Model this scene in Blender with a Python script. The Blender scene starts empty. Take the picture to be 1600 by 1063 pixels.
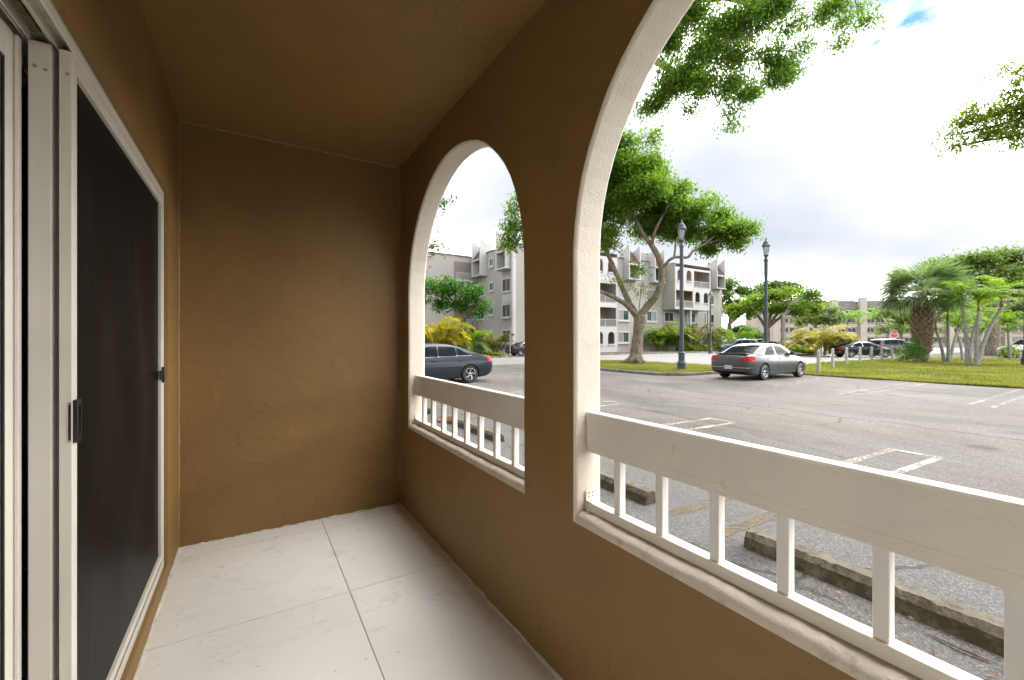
import bpy, bmesh, math, random
import numpy as np
from mathutils import Vector, Matrix
from mathutils.geometry import tessellate_polygon

random.seed(7)
rng = np.random.default_rng(7)
R = math.radians
scene = bpy.context.scene
col = scene.collection

# ------------------------------------------------------------------ camera
CAMZ = 1.6
FPX = 664.0                      # focal length in pixels of the 1600 wide photograph
YAW = R(31.6)
cam_data = bpy.data.cameras.new("camera")
cam_data.sensor_width = 36.0
cam_data.lens = FPX / 1600 * 36.0
cam_data.clip_start = 0.02
cam_data.clip_end = 2000
cam = bpy.data.objects.new("camera", cam_data)
cam.location = (0, 0, CAMZ)
cam.rotation_euler = (R(90), 0, -YAW)
col.objects.link(cam)
scene.camera = cam

# ------------------------------------------------------------------ world, sun, exposure
SUN_EL, SUN_AZ = R(40), R(86)       # azimuth clockwise from +Y
world = bpy.data.worlds.new("World")
scene.world = world
world.use_nodes = True
wn = world.node_tree
wn.nodes.clear()
w_out = wn.nodes.new("ShaderNodeOutputWorld")
w_bg = wn.nodes.new("ShaderNodeBackground")
w_bg.inputs["Strength"].default_value = 0.05
w_sky = wn.nodes.new("ShaderNodeTexSky")
w_sky.sky_type = 'NISHITA'
w_sky.sun_disc = False
w_sky.sun_elevation = SUN_EL
w_sky.sun_rotation = SUN_AZ
w_tc = wn.nodes.new("ShaderNodeTexCoord")
w_sep = wn.nodes.new("ShaderNodeSeparateXYZ")
wn.links.new(w_tc.outputs["Generated"], w_sep.inputs[0])


def wmath(op, a, b=None):
    n = wn.nodes.new("ShaderNodeMath")
    n.operation = op
    for i, v in enumerate((a, b)):
        if v is None:
            continue
        if isinstance(v, (int, float)):
            n.inputs[i].default_value = v
        else:
            wn.links.new(v, n.inputs[i])
    return n.outputs[0]


zc = wmath('ADD', wmath('MAXIMUM', w_sep.outputs[2], 0.0), 0.42)
w_comb = wn.nodes.new("ShaderNodeCombineXYZ")
wn.links.new(wmath('DIVIDE', w_sep.outputs[0], zc), w_comb.inputs[0])
wn.links.new(wmath('DIVIDE', w_sep.outputs[1], zc), w_comb.inputs[1])


def wnoise(scale, detail, rough, off):
    m = wn.nodes.new("ShaderNodeMapping")
    m.inputs["Location"].default_value = off
    wn.links.new(w_comb.outputs[0], m.inputs["Vector"])
    n = wn.nodes.new("ShaderNodeTexNoise")
    n.inputs["Scale"].default_value = scale
    n.inputs["Detail"].default_value = detail
    n.inputs["Roughness"].default_value = rough
    n.inputs["Distortion"].default_value = 0.25
    wn.links.new(m.outputs[0], n.inputs["Vector"])
    return n.outputs["Fac"]


def wramp(fac, stops):
    r = wn.nodes.new("ShaderNodeValToRGB")
    e = r.color_ramp.elements
    while len(e) < len(stops):
        e.new(0.5)
    for el, (p, c) in zip(e, stops):
        el.position = p
        el.color = (c[0], c[1], c[2], 1)
    wn.links.new(fac, r.inputs[0])
    return r.outputs[0]


CL = 18.0                              # cloud brightness before the background strength
cl_col = wramp(wnoise(1.35, 6, 0.46, (17.3, 7.7, 0)), [
    (0.30, (0.125 * CL, 0.139 * CL, 0.160 * CL)), (0.50, (0.188 * CL, 0.193 * CL, 0.202 * CL)), (0.56, (0.80 * CL, 0.80 * CL, 0.805 * CL)),
    (0.63, (1.75 * CL, 1.75 * CL, 1.75 * CL))])
cl_fac = wramp(wnoise(1.6, 8, 0.56, (-10.775, 16.356, 0)), [(0.315, (0, 0, 0)), (0.375, (1, 1, 1))])
w_mix = wn.nodes.new("ShaderNodeMixRGB")
wn.links.new(cl_fac, w_mix.inputs[0])
w_gap = wn.nodes.new("ShaderNodeMixRGB")          # clear sky in the gaps is dim beside the sunlit cloud
w_gap.blend_type = 'MULTIPLY'
w_gap.inputs[0].default_value = 1.0
w_gap.inputs[2].default_value = (0.10, 0.22, 0.33, 1)
wn.links.new(w_sky.outputs[0], w_gap.inputs[1])
wn.links.new(w_gap.outputs[0], w_mix.inputs[1])
wn.links.new(cl_col, w_mix.inputs[2])
wn.links.new(w_mix.outputs[0], w_bg.inputs["Color"])
wn.links.new(w_bg.outputs[0], w_out.inputs[0])

sun_data = bpy.data.lights.new("sun", 'SUN')
sun_data.energy = 1.5
sun_data.angle = R(80)
sun_data.color = (1.0, 0.96, 0.9)
sun = bpy.data.objects.new("sun", sun_data)
sd = Vector((math.sin(SUN_AZ) * math.cos(SUN_EL), math.cos(SUN_AZ) * math.cos(SUN_EL), math.sin(SUN_EL)))
sun.rotation_euler = sd.to_track_quat('Z', 'Y').to_euler()
sun.location = (0, -20, 40)
col.objects.link(sun)

scene.view_settings.view_transform = 'Standard'
scene.view_settings.look = 'None'
scene.view_settings.gamma = 1
scene.view_settings.exposure = 2.62
scene.view_settings.use_curve_mapping = False
scene.cycles.max_bounces = 9
scene.cycles.diffuse_bounces = 5
scene.cycles.transparent_max_bounces = 8
scene.cycles.caustics_reflective = False
scene.cycles.caustics_refractive = False
scene.cycles.use_denoising = True
scene.cycles.use_adaptive_sampling = True
scene.cycles.adaptive_threshold = 0.02

# ------------------------------------------------------------------ photograph pixel -> place
SY, CY = math.sin(YAW), math.cos(YAW)


def ray(px):
    u = (px - 800) / FPX
    return SY + u * CY, CY - u * SY


def P(px, py, t):
    """point seen at a pixel at depth t (metres along the view axis)"""
    x, y = ray(px)
    return Vector((x * t, y * t, CAMZ + (531.5 - py) / FPX * t))


def G(px, t):
    x, y = ray(px)
    return Vector((x * t, y * t, 0))


def pm(npx, t):
    return npx / FPX * t


# ------------------------------------------------------------------ mesh helpers
class MB:
    def __init__(s):
        s.v, s.f, s.m = [], [], []

    def add(s, verts, faces, mi=0):
        o = len(s.v)
        s.v += [tuple(p) for p in verts]
        s.f += [tuple(i + o for i in f) for f in faces]
        s.m += [mi] * len(faces)
        return s

    def box(s, x0, x1, y0, y1, z0, z1, mi=0, fn=None):
        vs = [(x0, y0, z0), (x1, y0, z0), (x1, y1, z0), (x0, y1, z0), (x0, y0, z1), (x1, y0, z1), (x1, y1, z1), (x0, y1, z1)]
        if fn:
            vs = [fn(*p) for p in vs]
        return s.add(vs, [(0, 3, 2, 1), (4, 5, 6, 7), (0, 1, 5, 4), (1, 2, 6, 5), (2, 3, 7, 6), (3, 0, 4, 7)], mi)

    def tube(s, pts, rad, n=8, mi=0, cap=True):
        pts = [Vector(p) for p in pts]
        if isinstance(rad, (int, float)):
            rad = [rad] * len(pts)
        rings, faces = [], []
        ref = None
        for i, p in enumerate(pts):
            d = (pts[min(i + 1, len(pts) - 1)] - pts[max(i - 1, 0)]).normalized()
            if ref is None:
                ref = d.orthogonal().normalized()
            a = (ref - d * ref.dot(d))
            a = a.normalized() if a.length > 1e-6 else d.orthogonal().normalized()
            ref = a
            b = d.cross(a)
            rings += [p + (a * math.cos(2 * math.pi * k / n) + b * math.sin(2 * math.pi * k / n)) * rad[i] for k in range(n)]
        for i in range(len(pts) - 1):
            for k in range(n):
                faces.append((i * n + k, i * n + (k + 1) % n, (i + 1) * n + (k + 1) % n, (i + 1) * n + k))
        if cap:
            faces.append(tuple(range(n - 1, -1, -1)))
            faces.append(tuple((len(pts) - 1) * n + k for k in range(n)))
        return s.add(rings, faces, mi)

    def lathe(s, prof, n=16, c=(0, 0, 0), mi=0, axis='z', cap=True):
        vs, fs = [], []
        for r, z in prof:
            for k in range(n):
                a = 2 * math.pi * k / n
                p = (r * math.cos(a), r * math.sin(a), z)
                if axis == 'y':
                    p = (p[0], p[2], p[1])
                vs.append((p[0] + c[0], p[1] + c[1], p[2] + c[2]))
        for i in range(len(prof) - 1):
            for k in range(n):
                fs.append((i * n + k, i * n + (k + 1) % n, (i + 1) * n + (k + 1) % n, (i + 1) * n + k))
        if cap:
            fs.append(tuple(range(n - 1, -1, -1)))
            fs.append(tuple((len(prof) - 1) * n + k for k in range(n)))
        return s.add(vs, fs, mi)

    def prism(s, poly, a, b, fn, mi=0):
        """poly: 2D points, extruded from a to b; fn(p, q, d) -> xyz"""
        n = len(poly)
        vs = [fn(p[0], p[1], a) for p in poly] + [fn(p[0], p[1], b) for p in poly]
        fs = [tuple(range(n - 1, -1, -1)), tuple(range(n, 2 * n))]
        fs += [(i, (i + 1) % n, n + (i + 1) % n, n + i) for i in range(n)]
        return s.add(vs, fs, mi)

    def plate(s, outer, holes, a, b, fn, mi=0, mi_hole=None):
        """flat plate with holes between depths a and b"""
        loops = [outer] + holes
        tri = tessellate_polygon([[Vector((p[0], p[1], 0)) for p in l] for l in loops])
        flat = [p for l in loops for p in l]
        for d in (a, b):
            s.add([fn(p[0], p[1], d) for p in flat], tri, mi)
        for li, l in enumerate(loops):
            n = len(l)
            m = mi if (li == 0 or mi_hole is None) else mi_hole
            s.add([fn(p[0], p[1], a) for p in l] + [fn(p[0], p[1], b) for p in l],
                  [(i, (i + 1) % n, n + (i + 1) % n, n + i) for i in range(n)], m)
        return s

    def mesh(s, name, mats, off=(0, 0, 0), smooth=False, merge=True):
        me = bpy.data.meshes.new(name)
        o = Vector(off)
        me.from_pydata([tuple(Vector(p) - o) for p in s.v], [], s.f)
        for m in (mats if isinstance(mats, (list, tuple)) else [mats]):
            me.materials.append(m)
        me.polygons.foreach_set("material_index", s.m)
        bm = bmesh.new()
        bm.from_mesh(me)
        if merge:
            bmesh.ops.remove_doubles(bm, verts=bm.verts, dist=1e-5)
        bmesh.ops.recalc_face_normals(bm, faces=bm.faces)
        if smooth:
            for f in bm.faces:
                f.smooth = True
        bm.to_mesh(me)
        bm.free()
        return me

    def build(s, name, mats, parent=None, smooth=False, bevel=0, seg=2, merge=True):
        off = parent_off(parent)
        me = s.mesh(name, mats, off, smooth, merge)
        return link(name, me, parent, bevel, seg, smooth)


def parent_off(p):
    o = Vector((0, 0, 0))
    while p is not None:
        o += p.location
        p = p.parent
    return o


def link(name, me, parent=None, bevel=0, seg=2, smooth=False):
    o = bpy.data.objects.new(name, me)
    col.objects.link(o)
    if parent is not None:
        o.parent = parent
    if bevel:
        b = o.modifiers.new("bevel", 'BEVEL')
        b.width = bevel
        b.segments = seg
        b.limit_method = 'ANGLE'
        b.angle_limit = R(35)
    return o


def tag(o, label, cat, group=None):
    o["label"] = label
    o["category"] = cat
    if group:
        o["group"] = group
    return o


def thing(name, label, cat, loc=(0, 0, 0), group=None):
    o = bpy.data.objects.new(name, None)
    o.empty_display_size = 0.2
    col.objects.link(o)
    o.location = loc
    return tag(o, label, cat, group)


def struct(o):
    o["kind"] = "structure"
    return o


def stuff(o):
    o["kind"] = "stuff"
    return o


def copy_tree(o, parent=None):
    c = o.copy()
    col.objects.link(c)
    c.parent = parent
    for ch in o.children:
        copy_tree(ch, c)
    return c


# ------------------------------------------------------------------ material helpers
def new_mat(name):
    m = bpy.data.materials.new(name)
    m.use_nodes = True
    nt = m.node_tree
    return m, nt, nt.nodes["Principled BSDF"], nt.nodes["Material Output"]


def nd(nt, typ, links=None, **inp):
    n = nt.nodes.new(typ)
    for k, v in inp.items():
        k = k.replace("_", " ")
        if k in n.inputs:
            n.inputs[k].default_value = v
        else:
            setattr(n, k.replace(" ", "_"), v)
    for k, v in (links or {}).items():
        nt.links.new(v, n.inputs[k])
    return n


def math_(nt, op, a, b=0.0, clamp=False):
    n = nt.nodes.new("ShaderNodeMath")
    n.operation = op
    n.use_clamp = clamp
    for i, v in enumerate((a, b)):
        if isinstance(v, (int, float)):
            n.inputs[i].default_value = v
        else:
            nt.links.new(v, n.inputs[i])
    return n.outputs[0]


def ramp(nt, fac, stops):
    r = nt.nodes.new("ShaderNodeValToRGB")
    e = r.color_ramp.elements
    while len(e) < len(stops):
        e.new(0.5)
    for el, (p, c) in zip(e, stops):
        el.position = p
        if isinstance(c, (int, float)):
            c = (c, c, c)
        el.color = (c[0], c[1], c[2], 1)
    nt.links.new(fac, r.inputs[0])
    return r.outputs[0]


def mix(nt, fac, a, b, mode='MIX'):
    n = nt.nodes.new("ShaderNodeMixRGB")
    n.blend_type = mode
    for i, v in enumerate((fac, a, b)):
        if isinstance(v, (int, float)):
            n.inputs[i].default_value = v if i == 0 else (v, v, v, 1)
        elif isinstance(v, tuple):
            n.inputs[i].default_value = (*v[:3], 1)
        else:
            nt.links.new(v, n.inputs[i])
    return n.outputs[0]


def pos(nt, scale=(1, 1, 1), obj=False):
    if obj:
        src = nt.nodes.new("ShaderNodeTexCoord").outputs["Object"]
    else:
        src = nt.nodes.new("ShaderNodeNewGeometry").outputs["Position"]
    if scale == (1, 1, 1):
        return src
    m = nt.nodes.new("ShaderNodeMapping")
    m.inputs["Scale"].default_value = scale
    nt.links.new(src, m.inputs["Vector"])
    return m.outputs[0]


def noise(nt, vec, scale, detail=4, rough=0.55, dist=0.0):
    n = nt.nodes.new("ShaderNodeTexNoise")
    n.inputs["Scale"].default_value = scale
    n.inputs["Detail"].default_value = detail
    n.inputs["Roughness"].default_value = rough
    n.inputs["Distortion"].default_value = dist
    nt.links.new(vec, n.inputs["Vector"])
    return n.outputs["Fac"]


def bump(nt, bsdf, h, strength, dist=0.01):
    b = nt.nodes.new("ShaderNodeBump")
    b.inputs["Strength"].default_value = strength
    b.inputs["Distance"].default_value = dist
    nt.links.new(h, b.inputs["Height"])
    nt.links.new(b.outputs[0], bsdf.inputs["Normal"])


def mat(name, c, rough=0.6, var=0.12, scale=3.0, bmp=0.0, bscale=60.0, metal=0.0, spec=0.5, obj=False, coat=0.0, dirt=None, dscale=2.0, dthr=(0.55, 0.75), bdist=0.01):
    m, nt, b, out = new_mat(name)
    kf = OUTDOOR_DIM.get(name, 1.0)
    c = tuple(x * kf for x in c)
    dirt = tuple(x * kf for x in dirt) if dirt else None
    p = pos(nt, obj=obj)
    n1 = noise(nt, p, scale, 5)
    lo = tuple(max(0, x * (1 - var)) for x in c)
    hi = tuple(min(1, x * (1 + var)) for x in c)
    cc = ramp(nt, n1, [(0.3, lo), (0.7, hi)])
    if dirt:
        d = ramp(nt, noise(nt, p, dscale, 7, 0.65), [(dthr[0], 0), (dthr[1], 1)])
        cc = mix(nt, d, cc, dirt)
    nt.links.new(cc, b.inputs["Base Color"])
    b.inputs["Roughness"].default_value = rough
    b.inputs["Metallic"].default_value = metal
    b.inputs["Specular IOR Level"].default_value = spec
    b.inputs["Coat Weight"].default_value = coat
    b.inputs["Coat Roughness"].default_value = 0.05
    if bmp:
        bump(nt, b, noise(nt, p, bscale, 3), bmp, bdist)
    return m


M = {}
# outdoor base colours darkened to balance the exposure set for the balcony interior
OUTDOOR_DIM = {'pale_road': 0.46, 'kerb_concrete': 0.7, 'lawn_soil': 0.5, 'brown_mulch': 0.6, 'building_stucco': 0.56, 'building_white_trim': 0.57, 'pinkish_stucco': 0.72,
        'terracotta_band': 0.7, 'picket_railing': 0.55, 'bollard_concrete': 0.75, 'sign_white': 0.8, 'window_blind': 0.6}
# brown stucco inside the balcony
m, nt, b, _ = new_mat("brown_stucco")
p = pos(nt)
BRN = (0.260, 0.151, 0.050)
cc = ramp(nt, noise(nt, p, 1.7, 8, 0.68, 0.6), [(0.28, tuple(x * 0.86 for x in BRN)), (0.72, tuple(x * 1.10 for x in BRN))])
zz = nd(nt, "ShaderNodeSeparateXYZ", {0: p}).outputs[2]
lowz = nd(nt, "ShaderNodeMapRange", {0: zz}, From_Min=0.42, From_Max=0.95, To_Min=0.16, To_Max=0.0).outputs[0]
scuff = ramp(nt, math_(nt, 'ADD', noise(nt, pos(nt, (3, 3, 0.8)), 5, 8, 0.75), lowz), [(0.66, 0), (0.80, 1)])
cc = mix(nt, math_(nt, 'MULTIPLY', scuff, 0.35), cc, (0.12, 0.085, 0.05))
drip = ramp(nt, noise(nt, pos(nt, (9, 9, 0.35)), 2.2, 6, 0.7), [(0.66, 0), (0.78, 1)])
cc = mix(nt, math_(nt, 'MULTIPLY', drip, 0.22), cc, (0.36, 0.27, 0.17))
ckp = nd(nt, "ShaderNodeVectorMath", {0: p, 1: nd(nt, "ShaderNodeTexNoise", {"Vector": p}, Scale=4.0, Detail=6.0).outputs["Color"]}, operation='ADD').outputs[0]
ck = nd(nt, "ShaderNodeTexVoronoi", {"Vector": ckp}, Scale=0.9, feature='DISTANCE_TO_EDGE').outputs["Distance"]
ckm = math_(nt, 'MULTIPLY', math_(nt, 'LESS_THAN', ck, 0.0016), math_(nt, 'GREATER_THAN', noise(nt, p, 1.3, 2), 0.52))
cc = mix(nt, math_(nt, 'MULTIPLY', ckm, 0.5), cc, (0.07, 0.045, 0.02))
sp = ramp(nt, noise(nt, p, 85, 2), [(0.735, 0), (0.76, 1)])
cc = mix(nt, math_(nt, 'MULTIPLY', sp, 0.35), cc, (0.5, 0.4, 0.28))
nt.links.new(cc, b.inputs["Base Color"])
b.inputs["Roughness"].default_value = 0.55
b.inputs["Specular IOR Level"].default_value = 0.4
h = math_(nt, 'ADD', math_(nt, 'MULTIPLY', noise(nt, p, 3.5, 6, 0.62, 0.4), 2.6), math_(nt, 'MULTIPLY', noise(nt, p, 110, 3, 0.6), 0.38))
bump(nt, b, h, 0.30, 0.012)
M['brown'] = m
# cream stucco of the reveals
m, nt, b, _ = new_mat("cream_stucco")
p = pos(nt)
CRM = (0.70, 0.63, 0.535)
cc = ramp(nt, noise(nt, p, 2.5, 6, 0.6), [(0.3, tuple(x * 0.94 for x in CRM)), (0.7, tuple(x * 1.05 for x in CRM))])
sepz = nd(nt, "ShaderNodeSeparateXYZ", {0: p}).outputs[2]
low = ramp(nt, sepz, [(0.0, 1), (1.0, 0)])
dn = noise(nt, p, 16, 8, 0.72)
low = nd(nt, "ShaderNodeMapRange", {0: sepz}, From_Min=1.02, From_Max=1.16, To_Min=0.10, To_Max=0.0)
df = ramp(nt, math_(nt, 'ADD', dn, low.outputs[0]), [(0.63, 0), (0.78, 1)])
cc = mix(nt, math_(nt, 'MULTIPLY', df, 0.6), cc, (0.36, 0.24, 0.13))
nt.links.new(cc, b.inputs["Base Color"])
b.inputs["Roughness"].default_value = 0.7
h = math_(nt, 'ADD', noise(nt, p, 9, 4), math_(nt, 'MULTIPLY', noise(nt, p, 190, 3, 0.7), 0.45))
bump(nt, b, h, 0.6, 0.009)
M['cream'] = m
M['rail'] = mat("rail_paint", (0.77, 0.71, 0.63), 0.45, 0.05, 6, 0.22, 28, dirt=(0.50, 0.40, 0.29), dscale=11, dthr=(0.66, 0.82))
M['baluster'] = mat("baluster_paint", (0.78, 0.76, 0.73), 0.4, 0.04, 5, 0.06, 60, dirt=(0.5, 0.45, 0.38), dscale=30, dthr=(0.66, 0.80))
# marble floor tile
m, nt, b, _ = new_mat("marble_tile")
p = pos(nt)
rnd = nd(nt, "ShaderNodeObjectInfo").outputs["Random"]
off = nd(nt, "ShaderNodeVectorMath", {0: p, 1: nd(nt, "ShaderNodeCombineXYZ", {0: math_(nt, 'MULTIPLY', rnd, 37.0), 1: math_(nt, 'MULTIPLY', rnd, 19.0)}).outputs[0]}, operation='ADD').outputs[0]
rot = nd(nt, "ShaderNodeMapping", {0: off}, Rotation=(0, 0, 0.75), Scale=(1.0, 4.2, 1))
vn = noise(nt, rot.outputs[0], 2.6, 9, 0.62, 0.9)
vein = ramp(nt, math_(nt, 'ABSOLUTE', math_(nt, 'SUBTRACT', vn, 0.5)), [(0.0, 1), (0.010, 0.0)])
vmask = ramp(nt, noise(nt, off, 3.3, 4), [(0.5, 0), (0.66, 1)])
base = ramp(nt, noise(nt, off, 1.6, 5), [(0.3, (0.77, 0.755, 0.725)), (0.7, (0.84, 0.83, 0.81))])
cc = mix(nt, math_(nt, 'MULTIPLY', math_(nt, 'MULTIPLY', vein, vmask), 0.55), base, (0.36, 0.33, 0.30))
# dirt: ochre along the arcade wall, specks everywhere
sx = nd(nt, "ShaderNodeSeparateXYZ", {0: p}).outputs[0]
edge = nd(nt, "ShaderNodeMapRange", {0: sx}, From_Min=0.76, From_Max=0.93, To_Min=-0.10, To_Max=0.26).outputs[0]
dn = noise(nt, p, 6, 8, 0.7)
df = ramp(nt, math_(nt, 'ADD', dn, edge), [(0.58, 0), (0.84, 1)])
cc = mix(nt, math_(nt, 'MULTIPLY', df, 0.4), cc, (0.52, 0.38, 0.2))
blot = ramp(nt, noise(nt, p, 4.2, 9, 0.72, 0.5), [(0.60, 0), (0.78, 1)])
cc = mix(nt, math_(nt, 'MULTIPLY', blot, 0.35), cc, (0.48, 0.41, 0.33))
vor = nd(nt, "ShaderNodeTexVoronoi", {"Vector": p}, Scale=16.0)
spk = math_(nt, 'LESS_THAN', vor.outputs["Distance"], 0.075)
spk = math_(nt, 'MULTIPLY', spk, math_(nt, 'GREATER_THAN', noise(nt, p, 9, 2), 0.53))
cc = mix(nt, math_(nt, 'MULTIPLY', spk, 0.4), cc, (0.2, 0.15, 0.1))
nt.links.new(cc, b.inputs["Base Color"])
nt.links.new(ramp(nt, dn, [(0.3, 0.22), (0.7, 0.5)]), b.inputs["Roughness"])
b.inputs["Specular IOR Level"].default_value = 0.35
M['tile'] = m
M['caulk'] = mat("painted_caulk", (0.40, 0.29, 0.16), 0.5, 0.15, 20, 0.3, 60)
M['grout'] = mat("dark_grout", (0.13, 0.12, 0.105), 0.9, 0.3, 30, 0.3, 120)
M['mortar'] = mat("pale_mortar", (0.62, 0.58, 0.51), 0.9, 0.15, 30, 0.5, 60, dirt=(0.4, 0.3, 0.18), dscale=12)
M['alu'] = mat("white_aluminium", (0.70, 0.67, 0.60), 0.38, 0.04, 4, 0.04, 30, dirt=(0.42, 0.38, 0.30), dscale=9, dthr=(0.66, 0.95))
M['alu_dirty'] = mat("dusty_aluminium_track", (0.50, 0.50, 0.45), 0.55, 0.12, 9, 0.1, 60, dirt=(0.25, 0.23, 0.17), dscale=14, dthr=(0.5, 0.8))
M['pile'] = mat("weatherstrip_pile", (0.12, 0.11, 0.05), 0.95, 0.4, 90, 0.6, 200)
M['black'] = mat("black_plastic", (0.014, 0.014, 0.014), 0.42, 0.2, 20)
M['dark_gap'] = mat("dark_rubber", (0.008, 0.008, 0.008), 0.8, 0.2, 20)
M['screw'] = mat("screw_head", (0.42, 0.40, 0.36), 0.4, 0.1, 30, metal=0.7)
# insect screen
m, nt, b, out = new_mat("insect_screen")
p = pos(nt)
st = noise(nt, pos(nt, (1, 1.6, 0.8)), 2.6, 6, 0.62, 0.6)
cc = ramp(nt, st, [(0.35, (0.0035, 0.0036, 0.004)), (0.62, (0.0075, 0.0078, 0.0085)), (0.8, (0.022, 0.023, 0.025))])
fl = ramp(nt, noise(nt, p, 62, 2), [(0.74, 0), (0.78, 1)])
cc = mix(nt, math_(nt, 'MULTIPLY', fl, 0.25), cc, (0.06, 0.06, 0.062))
nt.links.new(cc, b.inputs["Base Color"])
b.inputs["Roughness"].default_value = 0.42
b.inputs["Specular IOR Level"].default_value = 0.10
bump(nt, b, noise(nt, pos(nt, (1, 1.4, 0.6)), 3.2, 3), 0.25, 0.02)
tr = nt.nodes.new("ShaderNodeBsdfTransparent")
mx = nt.nodes.new("ShaderNodeMixShader")
mx.inputs[0].default_value = 0.94
nt.links.new(tr.outputs[0], mx.inputs[1])
nt.links.new(b.outputs[0], mx.inputs[2])
nt.links.new(mx.outputs[0], out.inputs[0])
M['screen'] = m


def glass_mat(name, c, rough=0.03, alpha=0.35):
    m, nt, b, out = new_mat(name)
    b.inputs["Base Color"].default_value = (*c, 1)
    b.inputs["Roughness"].default_value = rough
    b.inputs["Specular IOR Level"].default_value = 0.6
    if alpha < 1:
        tr = nt.nodes.new("ShaderNodeBsdfTransparent")
        mx = nt.nodes.new("ShaderNodeMixShader")
        mx.inputs[0].default_value = alpha
        nt.links.new(tr.outputs[0], mx.inputs[1])
        nt.links.new(b.outputs[0], mx.inputs[2])
        nt.links.new(mx.outputs[0], out.inputs[0])
    return m


M['clear_glass'] = glass_mat("clear_door_glass", (0.02, 0.022, 0.02), 0.02, 0.08)
M['blind'] = mat("white_bounce_blind", (0.84, 0.83, 0.80), 0.7, 0.03)
M['door_glass'] = glass_mat("door_glass", (0.02, 0.022, 0.02), 0.02, 0.4)
M['room'] = mat("room_plaster", (0.28, 0.27, 0.25), 0.8, 0.05)
M['curtain'] = mat("grey_curtain", (0.42, 0.42, 0.40), 0.9, 0.08)

# asphalt
m, nt, b, _ = new_mat("worn_asphalt")
p = pos(nt)
s3 = nd(nt, "ShaderNodeSeparateXYZ", {0: p})
X, Y = s3.outputs[0], s3.outputs[1]
big = noise(nt, pos(nt, (1, 0.45, 1)), 0.32, 6, 0.62, 0.4)
cc = ramp(nt, big, [(0.30, (0.105, 0.099, 0.094)), (0.5, (0.20, 0.190, 0.181)), (0.70, (0.30, 0.285, 0.268))])
tan = ramp(nt, noise(nt, pos(nt, (1, 0.3, 1)), 0.55, 5, 0.6), [(0.45, 0), (0.72, 1)])
cc = mix(nt, math_(nt, 'MULTIPLY', tan, 0.42), cc, (0.27, 0.215, 0.165))
# the bays next to the building are a coarser, greyer coat
wob = math_(nt, 'MULTIPLY', math_(nt, 'SUBTRACT', noise(nt, p, 0.9, 4), 0.5), 1.4)
bay = nd(nt, "ShaderNodeMapRange", {0: math_(nt, 'ADD', X, wob)}, From_Min=5.4, From_Max=7.2, To_Min=1.0, To_Max=0.0).outputs[0]
cc = mix(nt, math_(nt, 'MULTIPLY', bay, 0.72), cc, (0.165, 0.165, 0.168))
# oil and tyre smears
sm = ramp(nt, noise(nt, pos(nt, (2.2, 0.35, 1)), 0.75, 7, 0.66, 0.7), [(0.60, 0), (0.74, 1)])
cc = mix(nt, math_(nt, 'MULTIPLY', sm, 0.62), cc, (0.055, 0.05, 0.047))
osp = nd(nt, "ShaderNodeTexVoronoi", {"Vector": pos(nt, (1, 1, 0))}, Scale=0.62)
oil = ramp(nt, math_(nt, 'ADD', osp.outputs["Distance"], math_(nt, 'MULTIPLY', noise(nt, p, 5, 5, 0.7), 0.25)), [(0.17, 1), (0.30, 0)])
cc = mix(nt, math_(nt, 'MULTIPLY', oil, 0.6), cc, (0.05, 0.046, 0.043))
# paving seams parallel to the building and cracks
w1 = math_(nt, 'MULTIPLY', math_(nt, 'SUBTRACT', noise(nt, p, 0.8, 6, 0.7), 0.5), 0.55)
for x0, wd, st_ in ((10.5, 0.022, 0.8), (12.9, 0.012, 0.5), (15.0, 0.016, 0.55)):
    d = math_(nt, 'ABSOLUTE', math_(nt, 'SUBTRACT', math_(nt, 'ADD', X, w1), x0))
    cc = mix(nt, math_(nt, 'MULTIPLY', math_(nt, 'LESS_THAN', d, wd), st_), cc, (0.035, 0.032, 0.03))
pv = nd(nt, "ShaderNodeVectorMath", {0: p, 1: nd(nt, "ShaderNodeTexNoise", {"Vector": p}, Scale=0.7, Detail=5.0).outputs["Color"]}, operation='ADD').outputs[0]
cr = nd(nt, "ShaderNodeTexVoronoi", {"Vector": pv}, Scale=0.33, feature='DISTANCE_TO_EDGE').outputs["Distance"]
crm = math_(nt, 'MULTIPLY', math_(nt, 'LESS_THAN', cr, 0.0042), math_(nt, 'GREATER_THAN', noise(nt, p, 0.35, 3), 0.5))
cc = mix(nt, math_(nt, 'MULTIPLY', crm, 0.6), cc, (0.04, 0.037, 0.034))
# exposed aggregate
ag = nd(nt, "ShaderNodeTexVoronoi", {"Vector": p}, Scale=105.0)
agc = ramp(nt, nd(nt, "ShaderNodeSeparateColor", {0: ag.outputs["Color"]}).outputs[0], [(0.0, 0.45), (0.55, 0.95), (0.86, 1.25), (1.0, 2.0)])
cc = mix(nt, 0.75, cc, agc, 'MULTIPLY')
cc = mix(nt, 0.6, cc, ramp(nt, noise(nt, p, 20, 4, 0.7), [(0.25, 0.72), (0.75, 1.28)]), 'MULTIPLY')
cc = mix(nt, 1.0, cc, (0.54, 0.532, 0.518), 'MULTIPLY')
nt.links.new(cc, b.inputs["Base Color"])
b.inputs["Roughness"].default_value = 0.88
b.inputs["Specular IOR Level"].default_value = 0.25
h = math_(nt, 'ADD', math_(nt, 'MULTIPLY', ag.outputs["Distance"], -0.5), math_(nt, 'MULTIPLY', noise(nt, p, 3, 4), 0.6))
bump(nt, b, h, 0.30, 0.012)
M['asphalt'] = m
M['road'] = mat("pale_road", (0.36, 0.352, 0.34), 0.9, 0.14, 0.5, 0.2, 30, dirt=(0.22, 0.20, 0.18), dscale=0.4)
M['kerb'] = mat("kerb_concrete", (0.27, 0.25, 0.215), 0.9, 0.25, 2.5, 0.4, 35, dirt=(0.09, 0.085, 0.06), dscale=1.7, dthr=(0.42, 0.7))
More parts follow.
